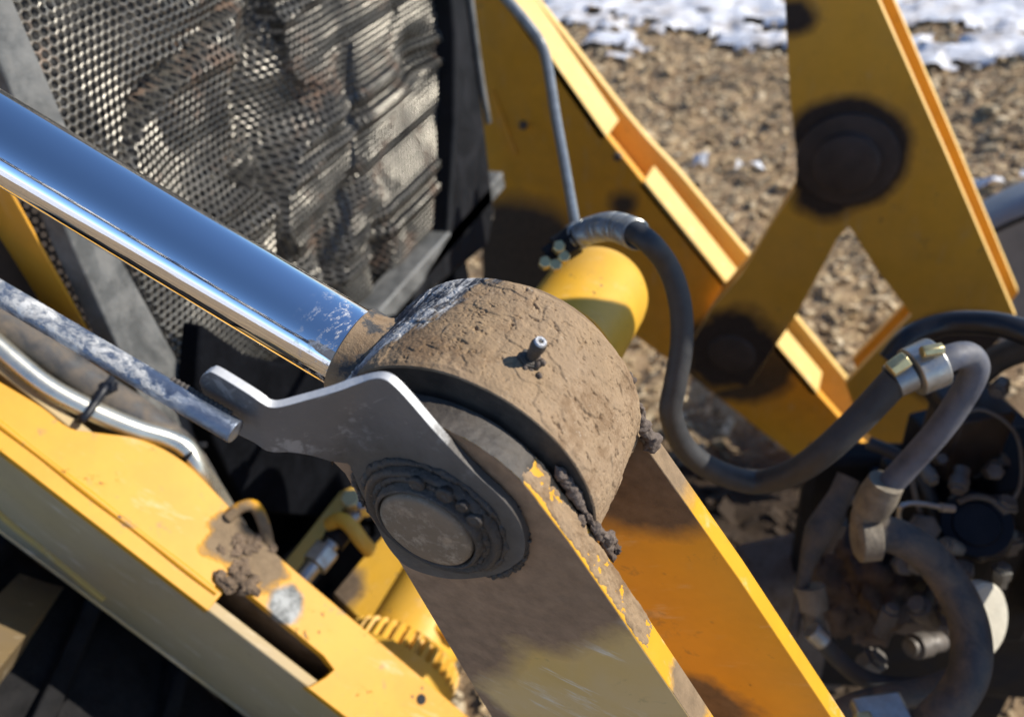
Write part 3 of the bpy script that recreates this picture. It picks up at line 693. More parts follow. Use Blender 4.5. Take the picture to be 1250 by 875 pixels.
# steel line, hose and ties lying along the arm
tub = thing("hydraulic_tube", far(130, 510, 0.675), "shiny zinc-plated steel hydraulic line beside the sunlit near loader boom", "hydraulic tube")
def beside(px, py, dn): return onpl(px, py, AP0 - AN * dn, AN)
tp = [beside(x_, y_, d_) for x_, y_, d_ in ((-160, 290, .006), (-60, 370, .006), (0, 425, .006), (55, 470, .006), (110, 500, .006), (165, 523, .006), (205, 535, .006), (228, 548, .006), (243, 572, .012), (262, 600, .03), (290, 645, .06))]
tube("steel_line", tp, .0100, M_ZINC, tub, seg=28)
ha = thing("hydraulic_hose", far(120, 470, 0.716), "black rubber hose tied alongside the shiny steel line at left", "hose")
tube("rubber_hose", [beside(x_, y_, d_) for x_, y_, d_ in ((-160, 250, .012), (-60, 345, .012), (0, 388, .012), (60, 432, .012), (120, 474, .012), (180, 515, .014), (225, 555, .022), (262, 620, .05), (290, 690, .10))], .0165, M_RUBDUST, ha, seg=28)
ct = thing("cable_tie", far(120, 500, 0.661), "black plastic cable tie round the steel line and the black hose", "cable tie")
tie = [beside(*q) for q in ((97, 512, .010), (103, 510, -.003), (116, 492, -.006), (128, 474, -.008), (136, 462, .002))]
tube("tie_strap", tie, .0038, M_BLACKP, ct, seg=10)
box("tie_head", beside(122, 466, -.008), nrm(CAM[:, 0]) * .0125, nrm(CAM[:, 1]) * .009, nrm(CAM[:, 2]) * .010, M_BLACKP, ct, bevel=.001)
cl = thing("pipe_clamp", beside(234, 556, .006), "small black clamp round the bend of the shiny steel line", "clamp")
a_ = beside(227, 549, .006); b_ = beside(236, 560, .010)
lathe("clamp_band", [(-.0045, .0108), (.0045, .0108)], (a_ + b_) / 2, b_ - a_, M_BLACK, cl, seg=28, bevel=.0008)
box("clamp_ear", beside(238, 540, .004), nrm(CAM[:, 0]) * .009, nrm(CAM[:, 1]) * .006, nrm(CAM[:, 2]) * .010, M_BLACK, cl)
shd = [onpl(*q, AP0 - AN * .040, AN) for q in ((-120, 350), (0, 418), (110, 492), (205, 536), (240, 562), (250, 600), (200, 575), (120, 560), (0, 510), (-120, 430))]
prism("shade_strip", shd, -AN * .01, yellow("olive_shade_strip", base=(.22, .14, .03), dust=.8, dustc=(.13, .10, .055), grime=.8, scr=(.6, .2, -.7)), arm, bevel=.002)  # olive strip darkened in colour as the shaded edge of the boom

# ------------------------------------------------------------------ tractor front: grille
GXP = -.527
gr = thing("tractor_grille", (GXP, .58, -.55), "dented perforated steel grille of the tractor with crumpled folds and rusty spots", "grille")
pitch = .0096
ys = np.arange(.182, .955, pitch); zs = np.arange(-.47, .33, pitch * .8660)
def dent(y, z):
    """how far the sheet is pushed in (towards -X): straight pressed ribs, crumpled by dents"""
    rt = np.clip((y - .46) / .16, 0, 1)
    wob = .018 * fbm(y * 3, z * 3, 2, 2) * (1 - .7 * rt)
    ph = ((z + wob + .015 * (1 - rt)) / .185) % 1.0
    ridge = .013 * (np.exp(-((ph - .30) / .045) ** 2) + .85 * np.exp(-((ph - .48) / .045) ** 2)) - .006 * np.clip((ph - .60) / .25, 0, 1) + .006 * np.clip((ph - .9) / .1, 0, 1)
    on = np.clip((y - .27) / .08, 0, 1) * (.6 + .4 * rt)
    d = ridge * on
    crump = fbm(y * 6 + 3, z * 8 + y * 2, 2, 3); fold = np.abs(fbm(y * 3.2 + z * 2 + 4, z * 6.5 - y * 2.2, 2, 2))
    lf = np.clip((y - .22) / .08, 0, 1)
    d = d + lf * (1 - .93 * rt) * (.014 * crump - .032 * fold)
    d = d - .05 * np.clip(.12 - np.abs(fbm(y * 3.5 + 2, z * 6 - y * 2, 9, 2)), 0, 1) / .12 * lf * (1 - .95 * rt) * (vnoise(y * 7, z * 7, 2) > -.1)
    d = d - .045 * np.exp(-((y - .60 - .12 * (z + .2)) / .022) ** 2) * (.5 + .8 * vnoise(z * 9, 3)) - .03 * np.exp(-((y - .80) / .05) ** 2 - ((z + .10) / .035) ** 2)
    return d * np.clip((.955 - y) / .02, .0, 1)
cells = []
V = []; vid = {}; F = []
Yc = []; Zc = []
for r_, z_ in enumerate(zs):
    for y_ in ys + (pitch / 2 if r_ % 2 else 0): Yc.append(y_); Zc.append(z_)
Yc = np.array(Yc); Zc = np.array(Zc); nc = len(Yc)
ang = np.radians(np.arange(6) * 60 + 30)
Ro = pitch / math.sqrt(3)
oy = Yc[:, None] + Ro * np.cos(ang); oz = Zc[:, None] + Ro * np.sin(ang)
iy = Yc[:, None] + pitch * .425 * np.cos(ang); iz = Zc[:, None] + pitch * .425 * np.sin(ang)
ox = GXP + dent(oy, oz); ix = GXP + dent(iy, iz)
ix = ix - .0009; bx = ix - .0012
V = np.stack([np.concatenate([ox, ix, bx], 1), np.concatenate([oy, iy, iy], 1), np.concatenate([oz, iz, iz], 1)], -1).reshape(-1, 3)
j = np.arange(6); k2 = (j + 1) % 6
f1 = np.stack([j, k2, 6 + k2, 6 + j], -1); f2 = np.stack([6 + j, 6 + k2, 12 + k2, 12 + j], -1)
F = (np.concatenate([f1, f2])[None] + 18 * np.arange(nc)[:, None, None]).reshape(-1, 4)
me = bpy.data.meshes.new("perforated_sheet"); me.from_pydata(V.tolist(), [], F.tolist()); me.materials.append(M_GRILLE)
o = bpy.data.objects.new("perforated_sheet", me); col.objects.link(o); o.parent = gr; o.matrix_parent_inverse = Matrix.Translation(-gr.location)
M_RAD = plain("radiator_core", (.018, .018, .019), .6, 0, .4, 60, .002)
box("radiator_core", (-.66, .14, -.48), (0, .88, 0), (0, 0, .85), (.04, 0, 0), M_RAD, gr)
# left grey frame rail
rail = [onx(*q, GXP + .012) for q in ((14 - 95, -200), (14 - 95 + 0, -60), (-22, 25), (62, 235), (88, 300), (196, 540), (222, 600), (296, 600), (236, 474), (146, 312), (64, 112), (16, 0), (-60, -200))]
prism("frame_rail", rail, (-.03, 0, 0), M_GRAPHITE, gr, bevel=.002)
# right black housing with thin grey lip
hous = [onx(*q, GXP + .03) for q in ((540, -120), (566, -120), (574, 0), (604, 258), (596, 300), (540, 345), (505, 372), (520, 330), (548, 285), (556, 150), (556, 40))]
prism("housing", hous, (-.12, 0, 0), M_BLACK, gr, bevel=.006)
lip = [onx(*q, GXP + .034) for q in ((566, -60), (574, 0), (586, 90), (596, 150))]
tube("housing_lip", lip, .006, M_GRAPHITE, gr, seg=12)
yb0 = onx(470, 385, GXP + .02); yb1 = onx(545, 312, GXP + .02)
box("bottom_bar", (GXP + .03, .50, yb0[2] * .5 + yb1[2] * .5), (0, .47, 0), (0, 0, .035), (-.05, 0, 0), M_GRAPHITE, gr, bevel=.004)
low_dark = [onx(*q, GXP + .045) for q in ((246, 395), (300, 432), (345, 445), (400, 425), (470, 392), (520, 375), (600, 420), (520, 640), (300, 625), (262, 540), (240, 470))]
prism("lower_dark_plate", low_dark, (-.03, 0, 0), M_MATTE, gr, bevel=.004)  # near-black plate over the lower part of the sheet
# black front casting under the grille
fc = thing("front_casting", (-.58, .5, -.98), "black cast front frame of the tractor in shade under the grille", "tractor frame")
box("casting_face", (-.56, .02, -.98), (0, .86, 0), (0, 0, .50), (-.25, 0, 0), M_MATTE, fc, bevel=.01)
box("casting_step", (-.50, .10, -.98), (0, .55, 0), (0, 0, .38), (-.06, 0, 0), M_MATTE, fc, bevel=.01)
for yy_ in (.20, .34, .48):
    lathe("bolt_head", [(0, .016), (.012, .016)], (-.50, yy_, -.70), (1, 0, 0), M_MATTE, fc, seg=6, bevel=.002)
# yellow upright left of the grille and dark side panel
up = thing("loader_upright", ony(100, 400, .05), "dull yellow upright behind the chrome rod at the left edge", "upright post")
M_UP = yellow("yellow_upright", base=(.70, .33, .01), dust=.15, streak=.1, chips=.1)
q0 = [ony(*q, .115) for q in ((5, 222), (104, 400), (158, 505), (215, 620), (120, 640), (-160, 400), (-120, 100))]
prism("upright_plate", q0, (0, .003, 0), M_UP, up, bevel=.0008, seg=2)
sd = thing("side_panel", (-.55, .10, -.3), "dark tractor side panel between the yellow upright and grey grille frame", "panel")
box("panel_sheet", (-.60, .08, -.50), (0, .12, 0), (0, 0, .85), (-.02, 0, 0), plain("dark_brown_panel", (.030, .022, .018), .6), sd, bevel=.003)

# ------------------------------------------------------------------ far side: loader arm
FYA = 1.14
fa_t = thing("loader_boom", (-.1, .75, -.9), "far yellow loader boom in shade with pale sunlit flange pieces along its top", "loader boom")
Y_SH = yellow("yellow_far_arm", base=(.85, .38, .015), dust=.12, streak=.15, chips=.25, grime=.4, mud=[(ony(900, 440, FYA), 0.1305, .03, .05, 12), (ony(640, 320, FYA), 0.1740, .06, .06, 8), (ony(760, 250, FYA), 0.0290, .03, .04, 20)], mudc=(.10, .07, .045))  # the widest blob just darkens the boom's lower left
Y_LIT = yellow("yellow_flange_lit", base=(.80, .52, .14), dust=.25, dustc=(.62, .52, .33), streak=.4, chips=.3)  # paler copy of the boom yellow, with sunlight mixed into the colour
inner = [ony(*q, FYA) for q in ((530, -110), (553, -100), (623, 0), (739, 165), (788, 226), (850, 303), (942, 413), (998, 480), (1065, 555), (975, 562), (835, 453), (760, 400), (700, 430), (590, 420), (586, 150), (560, -20))]
prism("inner_plate", inner, (0, .018, 0), Y_SH, fa_t, bevel=.002)
AD2 = nrm(ony(942, 413, FYA) - ony(739, 165, FYA)); AN2 = np.array([-AD2[2], 0, AD2[0]])
def flange(p_a, p_b, w, lift=0.0, t=.018):
    a = ony(*p_a, FYA) + AN2 * lift; b = ony(*p_b, FYA) + AN2 * lift
    box("flange_strip", a, b - a, (0, w, 0), -AN2 * t, Y_LIT, fa_t, bevel=.0025)
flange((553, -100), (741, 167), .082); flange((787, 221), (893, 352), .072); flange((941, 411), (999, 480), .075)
yo = FYA + .112
orail = [ony(*q, yo) for q in ((560, -130), (655, 0), (763, 138), (790, 170), (828, 210), (880, 272), (930, 332), (968, 384), (1032, 462), (1080, 530), (1010, 560), (880, 430), (760, 330), (660, 180), (540, 0))]
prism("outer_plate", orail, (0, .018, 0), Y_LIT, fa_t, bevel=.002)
box("arm_web", ony(553, -100, FYA + .019) - AN2 * .07, (ony(998, 480, FYA) - ony(553, -100, FYA)), (0, .090, 0), -AN2 * .01, Y_SH, fa_t, bevel=.001)
for q in ((640, 152), (755, 190)):
    lathe("bolt_head", [(0, .009), (-.009, .009)], ony(*q, FYA), (0, 1, 0), M_DMUD, fa_t, seg=6)
tube("seam_bead", [ony(600, 110, FYA), ony(629, 188, FYA)], .006, Y_SH, fa_t, seg=8)

# far lever with pin
FL = 1.02
fl = thing("clevis_lever", ony(1150, 400, FL), "far yellow triangular lever with a round dark muddy pivot, upper right", "lever")
Y_LV = yellow("yellow_far_lever", base=(.85, .42, .03), dust=.12, streak=.1, chips=.25, grime=.35,
              mud=[(ony(1030, 190, FL), .100, .022, .035, 12), (ony(893, 432, FL), .110, .04, .09, 10), (ony(1010, 235, FL), .055, .03, .04, 14), (ony(1170, 440, FL), 0.1087, .03, .03, 18), (ony(970, 20, FL), 0.0290, .02, .03, 20)], mudc=(.060, .042, .032))
Y_LVE = yellow("yellow_lever_rim", base=(.85, .52, .12), dust=.25, dustc=(.7, .55, .35), streak=.2, chips=.1)
lv = [(955, -60), (1050, -60), (1072, 0), (1160, 200), (1240, 388), (1200, 440), (1090, 560), (1050, 520), (1032, 468), (1113, 385), (1072, 332), (1036, 276), (1022, 292), (975, 380), (945, 425), (915, 470), (870, 480), (846, 455), (846, 415), (868, 378), (905, 335), (945, 268), (970, 232), (974, 200), (964, 120), (958, 0)]
a = prism("side_plate", [ony(*q, FL) for q in lv], (0, .017, 0), Y_LVE, fl, bevel=.001); inner_side(a, Y_LV)
lv2 = [(q[0], q[1]) for q in lv]
b = prism("side_plate", [ony(*q, FL) + np.array([.006, .078, 0]) for q in lv], (0, .017, 0), Y_LVE, fl, bevel=.001); inner_side(b, Y_LV)
wa = ony(1050, -60, FL) + [-.02, .017, 0]; wb = ony(1240, 388, FL) + [-.02, .017, 0]
box("web_plate", wa, wb - wa, (0, .061, 0), (-.012, 0, -.006), M_YPLAIN, fl, bevel=.0005)
M_FPIN = plain("greasy_brown_pin", (.060, .042, .033), .7, 0, .35, 20, .002)
fp = thing("pivot_pin", ony(1036, 200, FL), "dark greasy pivot pin of the far lever at upper right", "pin")
c_ = ony(1034, 194, FL)
lathe("pin_boss", [(.001, .080), (-.009, .078), (-.012, .068)], c_, (0, 1, 0), M_FPIN, fp, seg=56)
lathe("pin_head", [(-.0115, .052), (-.027, .050), (-.031, .042), (-.031, 0)], c_, (0, 1, 0), M_FPIN, fp, seg=48)
fp2 = thing("pivot_pin", ony(893, 435, FL), "dark pivot pin at the lower left foot of the far lever", "pin")
c_ = ony(893, 432, FL)
lathe("pin_head", [(.001, .050), (-.004, .046), (-.007, .036), (-.007, 0)], c_, (0, 1, 0), M_FPIN, fp2, seg=48)

# thin steel line on far arm
t2 = thing("hydraulic_tube", far(705, 270, .78), "thin bent steel line running down the far loader boom to a fitting", "hydraulic tube")
tube("steel_line", [far(x_, y_, d_) for x_, y_, d_ in ((560, -70, 1.02), (600, -22, 1.02), (640, 25, 1.02), (657, 48, 1.02), (667, 74, 1.01), (678, 140, .95), (690, 205, .88), (703, 278, .78))], [.0072, .0072, .0072, .0072, .0070, .0066, .006, .0055], M_STEELT, t2, seg=16)
# fitting where it meets the hose
ft = thing("hose_fitting", far(690, 305, .76), "cluster of small metal hydraulic fittings above the yellow cross tube", "fitting")
lathe("fitting_body", [(-.022, .011), (-.010, .011), (-.010, .015), (.012, .015), (.012, .010), (.026, .010)], far(690, 300, .765), ray(720, 285) - ray(665, 320), M_BLACK, ft, seg=6, bevel=.001)
lathe("fitting_nut", [(-.008, .010), (.008, .010)], far(703, 283, .772), far(703, 283, .772) - far(698, 250, .775), M_FIT, ft, seg=6, bevel=.001)
for (x_, y_) in ((682, 303), (688, 315), (678, 325), (665, 322)):
    lathe("fitting_bolt", [(-.004, .0065), (.006, .0065)], far(x_, y_, .745), (.3, -.4, .6), M_BRASS, ft, seg=6, bevel=.0012)
# long hose from there, looping right
h2 = thing("hydraulic_hose", far(820, 520, .68), "long black hose looping from the small fittings down and across to the metal elbow", "hose")
hp = [(700, 292, 0.765), (722, 281, 0.745), (750, 277, 0.688), (785, 290, 0.630), (815, 325, 0.640), (830, 370, 0.650), (832, 420, 0.660), (824, 470, 0.670), (819, 505, 0.680), (835, 545, 0.700), (870, 573, 0.720), (920, 588, 0.740), (965, 578, 0.710), (1005, 552, 0.680), (1050, 510, 0.663), (1095, 462, 0.645)]
tube("rubber_hose", [far(*q) for q in hp], [.0104, .0102, .0098, .0094, .0094, .0096, .0098, .0100, .0102, .0106, .0112, .0118, .0120, .0122, .0124, .0126], M_RUBBER, h2, seg=28)
gp = catmull([far(*q) for q in hp[:4]], 14)
tt, nn_, bb_ = frames(gp)
L_ = np.concatenate([[0], np.cumsum(np.linalg.norm(np.diff(gp, axis=0), axis=1))])
uu = np.linspace(0, L_[-1] * .92, 900); hel = []
for u in uu:
    p_ = np.array([np.interp(u, L_, gp[:, i]) for i in range(3)]); n_ = np.array([np.interp(u, L_, nn_[:, i]) for i in range(3)]); b__ = np.array([np.interp(u, L_, bb_[:, i]) for i in range(3)])
    hel.append(p_ + .0118 * (math.cos(u * 2 * math.pi / .0052) * n_ + math.sin(u * 2 * math.pi / .0052) * b__))
tube("spring_guard", hel, .0015, M_STEELT, h2, seg=6, spline=False)

# big yellow cross tube behind the boss
ctb = thing("torque_tube", far(735, 350, .80), "short fat yellow tube end behind the muddy rod end, under the looping hose", "tube")
Y_CT = yellow("yellow_cross_tube", base=(.70, .38, .02), dust=.10, streak=.1, chips=.9, grime=.3)
ca_ = far(668, 452, .72); cb2 = far(737, 348, .84)
axd = nrm(cb2 - ca_); Lc = np.linalg.norm(cb2 - ca_)
lathe("tube_shell", [(.03, .05), (.03, .055), (Lc - .030, .055), (Lc - .016, .0535), (Lc - .006, .049), (Lc + .001, .041), (Lc + .006, .028), (Lc + .008, .0)], ca_, axd, Y_CT, ctb, seg=64, angle=50)
for q in ((739, 318), (763, 330)):
    pass

# lower lift cylinder with castellated gland nut, seen between the near boom and the lever
lc = thing("hydraulic_cylinder", far(480, 740, .62), "lower yellow hydraulic cylinder with a notched round gland nut beside the near boom", "hydraulic cylinder")
Y_LC = yellow("yellow_lower_cylinder", base=(.70, .38, .015), dust=.18, streak=.15, chips=.8, grime=.7, mud=[(far(405, 715, .98), .04, .02, .04, 30)])
l1 = far(494, 798, .95); ld = np.array([0, 1.0, 0])
lathe("barrel", [(-.08, .060), (.30, .060)], l1, ld, Y_LC, lc, seg=64)
nseg = 144
def notch_mod(i, j): return (1.0 if (j % 4) < 2 else .90) if 4 <= i <= 5 else 1.0
lathe("gland_nut", [(-.07, .03), (-.07, .070), (-.064, .0755), (-.022, .0755), (-.0215, .0755), (.0, .0745), (.004, .070), (.004, .05)], l1, ld, Y_LC, lc, seg=nseg, rmod=notch_mod, angle=20)
lathe("cylinder_rod", [(-.30, .028), (-.06, .028)], l1, ld, M_BLACK, lc, seg=48)
gz = l1[2] + .045
prism("saddle_plate", [onz(*q, gz) for q in ((405, 724), (440, 682), (478, 640), (530, 640), (575, 740), (560, 775), (500, 762), (450, 768))], (0, 0, -.02), Y_LC, lc, bevel=.003)
# fittings near it
fb = thing("hose_fitting", far(410, 660, .66), "shiny plated hose fittings and orange elbow beside the lower yellow cylinder", "fitting")
f0 = far(375, 700, 0.891); f1_ = far(440, 620, 0.945); fdv = nrm(f1_ - f0)
tube("metal_pipe", [f0 - fdv * .03, f1_ + fdv * .02], .0095, M_FIT, fb, seg=20)
lathe("hex_nut", [(0.0000, 0.0175), (0.0243, 0.0175)], f0 + fdv * .012, fdv, M_FIT, fb, seg=6, bevel=.0015)
lathe("hex_nut", [(0.0000, 0.0162), (0.0189, 0.0162)], f0 + fdv * .045, fdv, M_BLACK, fb, seg=6, bevel=.0015)
lathe("hex_nut", [(0.0000, 0.0121), (0.0270, 0.0121)], far(432, 618, 0.945), nrm((.2, -.2, .8)), M_BRASS, fb, seg=6, bevel=.0015)
lathe("hex_nut", [(0.0000, 0.0108), (0.0270, 0.0108)], far(447, 622, 0.945), nrm((.2, -.2, .8)), M_FIT, fb, seg=6, bevel=.0015)
tube("elbow", [far(402, 640, 0.918), far(415, 634, 0.911), far(428, 642, 0.905), far(440, 658, 0.905), far(452, 672, 0.918)], .009, Y_LC, fb, seg=16)
# cross members in Y direction
cm = thing("cross_member", (-.33, .25, -.52), "dim olive-yellow cross member in the shade below the grille", "cross member")
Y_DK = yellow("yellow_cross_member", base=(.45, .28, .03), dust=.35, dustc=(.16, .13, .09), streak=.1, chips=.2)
q0_ = far(352, 695, .98); q1_ = far(432, 590, 1.2); dq = nrm(q1_ - q0_)
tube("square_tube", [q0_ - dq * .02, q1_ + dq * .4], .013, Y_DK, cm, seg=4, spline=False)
cm2 = thing("cross_member", (-.55, -.15, -.45), "yellow beam end coloured brown as if shaded, passing under the near boom at lower left", "cross member")
q0_ = far(-20, 800, .75); q1_ = far(75, 690, .98); dq = nrm(q1_ - q0_)
tube("square_tube", [q0_ - dq * .3, q1_ + dq * .2], .034, yellow("shaded_yellow_beam", base=(.22, .15, .06), dust=.7, dustc=(.14, .11, .08)), cm2, seg=4, spline=False)  # yellow beam given a brown base so it looks shaded

# front tyre below the near boom, in deep shade
ty = thing("front_tyre", (-.75, -.15, -.98), "black tractor tyre in deep shade below the near loader boom", "tyre")
M_TYRE = plain("tyre_rubber", (.010, .010, .011), .8, 0, .5, 40, .003, spec=.15, dust=.6, dustc=(.03, .028, .027), dscale=30)
tc_ = np.array([-.86, -.20, -.74])
lathe("tyre_carcass", [(-.19, .25), (-.20, .33), (-.17, .42), (-.10, .455), (0, .465), (.10, .455), (.17, .42), (.20, .33), (.19, .25)], tc_, (0, 1, 0), M_TYRE, ty, seg=72, closed=False, angle=60)
lathe("wheel_rim", [(-.15, .10), (-.16, .24), (-.17, .252), (.17, .252), (.16, .24), (.15, .10)], tc_, (0, 1, 0), M_BLACK, ty, seg=48)
lugv = []
for i in range(22):
    for sgn in (-1, 1):
        a0_ = 2 * math.pi * (i + (.5 if sgn > 0 else 0)) / 22
        def tpnt(a__, y__, r__): return tc_ + np.array([r__ * math.cos(a__), y__, r__ * math.sin(a__)])
        b0 = [tpnt(a0_ - .03, sgn * .01, .462), tpnt(a0_ + .03, sgn * .01, .462), tpnt(a0_ + .16, sgn * .185, .40), tpnt(a0_ + .10, sgn * .185, .40)]
        t0_ = [tpnt(a0_ - .025, sgn * .01, .492), tpnt(a0_ + .025, sgn * .01, .492), tpnt(a0_ + .15, sgn * .185, .445), tpnt(a0_ + .11, sgn * .185, .445)]
        mesh_obj("tread_lug", b0 + t0_, [(0, 1, 2, 3), (7, 6, 5, 4), (0, 4, 5, 1), (1, 5, 6, 2), (2, 6, 7, 3), (3, 7, 4, 0)], M_TYRE, ty, bevel=.003)

# ------------------------------------------------------------------ lower right: hoses and valve
vb = thing("valve_block", far(1190, 620, .95), "black hydraulic valve block with round cap, in shade at lower right", "valve block")
def cbox(name, px, py, d, w, h_, dep, mat, par, rz=0, bev=.004):
    """box facing the photographer, centre of its front at (px,py,d)"""
    ex = CAM[:, 0]; ez = np.array([0, 0, 1.0]); ey = nrm(np.cross(ez, ex)); ex = nrm(np.cross(ey, ez))
    c0, s0 = math.cos(rz), math.sin(rz); ex2 = ex * c0 + ey * s0; ey2 = -ex * s0 + ey * c0
    p_ = far(px, py, d)
    return box(name, p_ - ex2 * w / 2 - ez * h_ / 2, ex2 * w, ez * h_, ey2 * dep, mat, par, bevel=bev)
cbox("solenoid_body", 1195, 548, .86, .062, .095, .06, plain("solenoid_brown", (.030, .020, .016), .5, dust=.4, dustc=(.07, .055, .045)), vb, .1)
cbox("solenoid_cap", 1196, 510, .855, .070, .016, .066, M_BLACKP, vb, .1)
cbox("valve_section", 1150, 700, .95, .16, .16, .10, M_BLACKP, vb, -.2)
cbox("valve_section", 1235, 700, .93, .10, .30, .10, M_BLACK, vb, -.1)
cbox("valve_section", 1215, 600, .93, .12, .12, .10, M_BLACKP, vb, .2)
cbox("valve_section", 1110, 640, .92, .045, .14, .05, M_BLACKP, vb, .1)
cdir = nrm(CPOS - far(1190, 640, .84) + np.array([0, 0, .2]))
lathe("round_cap", [(-.03, .038), (0, .038), (.004, .034), (.004, .024), (.008, .022), (.008, 0)], far(1192, 640, .84), cdir, M_BLACKP, vb, seg=40, rmod=lambda i, j: 1.0 if i > 1 or j % 4 < 2 else .95)
for (x_, y_, d_, r_) in ((1105, 690, .85, .012), (1130, 645, .84, .016), (1140, 665, .86, .014), (1215, 575, .84, .010), (1150, 560, .85, .007), (1180, 735, .82, .010)):
    lathe("port_plug", [(-.02, r_), (0, r_), (.003, r_ * .8), (.003, 0)], far(x_, y_, d_), nrm((.1, -.6, .7)), M_GRIME, vb, seg=6, bevel=.001)
def stub(name, x_, y_, d_, dx_, dy_, L_, r_, mat, par, seg=20):
    p_ = far(x_, y_, d_); v_ = nrm(far(x_ + dx_, y_ + dy_, d_ + .01) - p_)
    return lathe(name, [(0, r_ * .7), (L_ * .15, r_ * .7), (L_ * .16, r_), (L_ * .55, r_), (L_ * .56, r_ * .8), (L_, r_ * .8), (L_, 0)], p_, v_, mat, par, seg=seg, bevel=.0006)
for (x_, y_, dx_, dy_, L_, r_, mt, sg) in ((1128, 668, -6, 20, .030, .014, M_PALE, 6), (1150, 730, 14, 18, .035, .012, M_GRIME, 6), (1168, 600, 5, -20, .03, .010, M_GRIME, 20), (1232, 610, -10, 12, .03, .013, M_GRIME, 6),
    (1225, 690, -4, 16, .03, .010, M_PALE, 6), (1118, 735, 12, 16, .04, .013, M_GRIME, 20), (1090, 740, -10, 20, .04, .010, M_GRIME, 6), (1150, 665, 18, 4, .03, .010, M_PALE, 20), (1216, 480, 6, -10, .025, .010, M_GRIME, 6), (1170, 690, 4, 18, .02, .015, M_GRIME, 6), (1140, 590, -8, -14, .03, .008, M_PALE, 20)):
    stub("port_fitting", x_, y_, .83, dx_, dy_, L_, r_, mt, vb, sg)
tube("cap_ring", [far(1192 + 37 * math.cos(a_), 640 + 34 * math.sin(a_), .835) for a_ in np.linspace(-2.2, 1.2, 14)], .0035, M_GRIME, vb, seg=8, n=4)
tube("drain_wire", [far(*q) for q in ((1166, 510, .83), (1200, 500, .82), (1240, 530, .82), (1246, 590, .83), (1220, 630, .84))], .0022, M_GRIME, vb, seg=8)
tube("drain_wire", [far(*q) for q in ((1110, 560, .85), (1116, 600, .85), (1125, 640, .86), (1118, 700, .87))], .0030, M_GRIME, vb, seg=8)

# collar + elbow + ferrule assembly
el_ = thing("elbow_fitting", far(1150, 480, .64), "dusty steel elbow with silver collar where the long hose ends, at right", "fitting")
e0 = far(1096, 462, .645); e1_ = far(1155, 432, .64); ed_ = nrm(e1_ - e0)
lathe("hose_ferrule", [(-.005, .0145), (.010, .0155), (.012, .013)], e0, ed_, M_FIT, el_, seg=32)
lathe("collar_nut", [(.012, .021), (.034, .0215), (.036, .016)], e0, nrm(ed_ + np.array([.0, .0, -.1])), M_FIT, el_, seg=32, bevel=.001)
tube("bolt_stud", [far(1086, 452, .625), far(1107, 438, .622)], .0075, M_BRASS, el_, seg=6, n=2, bevel=.001)
tube("bolt_stud", [far(1125, 430, .62), far(1150, 426, .62)], .0055, M_BRASS, el_, seg=6, n=2, bevel=.001)
tube("elbow_pipe", [far(x_, y_, d_) for x_, y_, d_ in ((1140, 448, .645), (1162, 436, .645), (1182, 434, .65), (1190, 450, .655), (1178, 478, .665), (1150, 520, .68), (1115, 560, .70), (1085, 592, .715))], .0112, plain("elbow_dusty_steel", (.09, .095, .12), .5, .1, .3, 50, dust=.6, dustc=(.17, .16, .15), dscale=40), el_, seg=28)
tube("lower_ferrule", [far(1082, 588, .71), far(1062, 622, .73)], [.0155, .0175, .0165], M_TAN, el_, seg=28, n=6)
tube("lower_neck", [far(1064, 612, .73), far(1054, 632, .735), far(1060, 652, .74)], .0115, M_TAN, el_, seg=24)
h3 = thing("hydraulic_hose", far(1190, 790, .72), "thick dusty hose curving down the lower right corner", "hose")
tube("rubber_hose", [far(x_, y_, d_) for x_, y_, d_ in ((1052, 655, .74), (1085, 652, .735), (1125, 672, .73), (1160, 712, .72), (1182, 760, .71), (1185, 810, .70), (1168, 850, .70), (1135, 885, .70), (1090, 930, .72))], .0170, M_RUBDUST, h3, seg=32)
lathe("hose_end", [(-.012, .022), (.006, .024), (.010, .018)], far(1056, 655, .74), far(1052, 655, .74) - far(1090, 655, .735), M_TAN, h3, seg=32, bevel=.001)
h4 = thing("hydraulic_hose", far(1000, 700, .85), "thinner dusty hose hanging beside the yellow lever edge at lower right", "hose")
tube("rubber_hose", [far(x_, y_, d_) for x_, y_, d_ in ((1033, 586, .86), (1015, 625, .86), (1000, 650, .86), (985, 690, .86), (974, 740, .86), (968, 775, .86))], [.009, .015, .016, .008, .006, .006], M_RUBDUST, h4, seg=20)
tube("hose_end", [far(x_, y_, d_) for x_, y_, d_ in ((1036, 582, .86), (1022, 612, .86))], .0125, M_RUBDUST, h4, seg=16, n=3)
h5 = thing("hydraulic_hose", far(1000, 780, .85), "short black hose with silver end fitting low beside the yellow lever edge", "hose")
lathe("hose_end", [(0, .017), (.025, .017), (.027, .011), (.05, .011)], far(988, 715, .86), ray(994, 760) - ray(988, 715), M_TAN, h5, seg=24)
tube("silver_ferrule", [far(990, 768, .84), far(1006, 782, .84)], .011, M_FIT, h5, seg=20, n=3, bevel=.001)
tube("rubber_hose", [far(x_, y_, d_) for x_, y_, d_ in ((1004, 780, .84), (1025, 805, .84), (1060, 830, .83), (1110, 838, .82), (1150, 832, .82))], .010, M_RUBBER, h5, seg=20)
w1 = thing("wire", far(1110, 620, .80), "thin pale wire loop beside the black cap at lower right", "wire")
tube("wire_strand", [far(x_, y_, d_) for x_, y_, d_ in ((1110, 650, .82), (1098, 635, .81), (1100, 618, .80), (1120, 614, .80), (1150, 619, .80))], .0026, M_FIT, w1, seg=10)
lathe("wire_lug", [(0, .005), (.014, .004)], far(1148, 619, .80), ray(1180, 622) - ray(1148, 619), M_FIT, w1, seg=12)
bk = thing("support_bracket", far(1040, 720, .95), "dim brown mud-coated bracket behind the lower right hoses", "bracket")
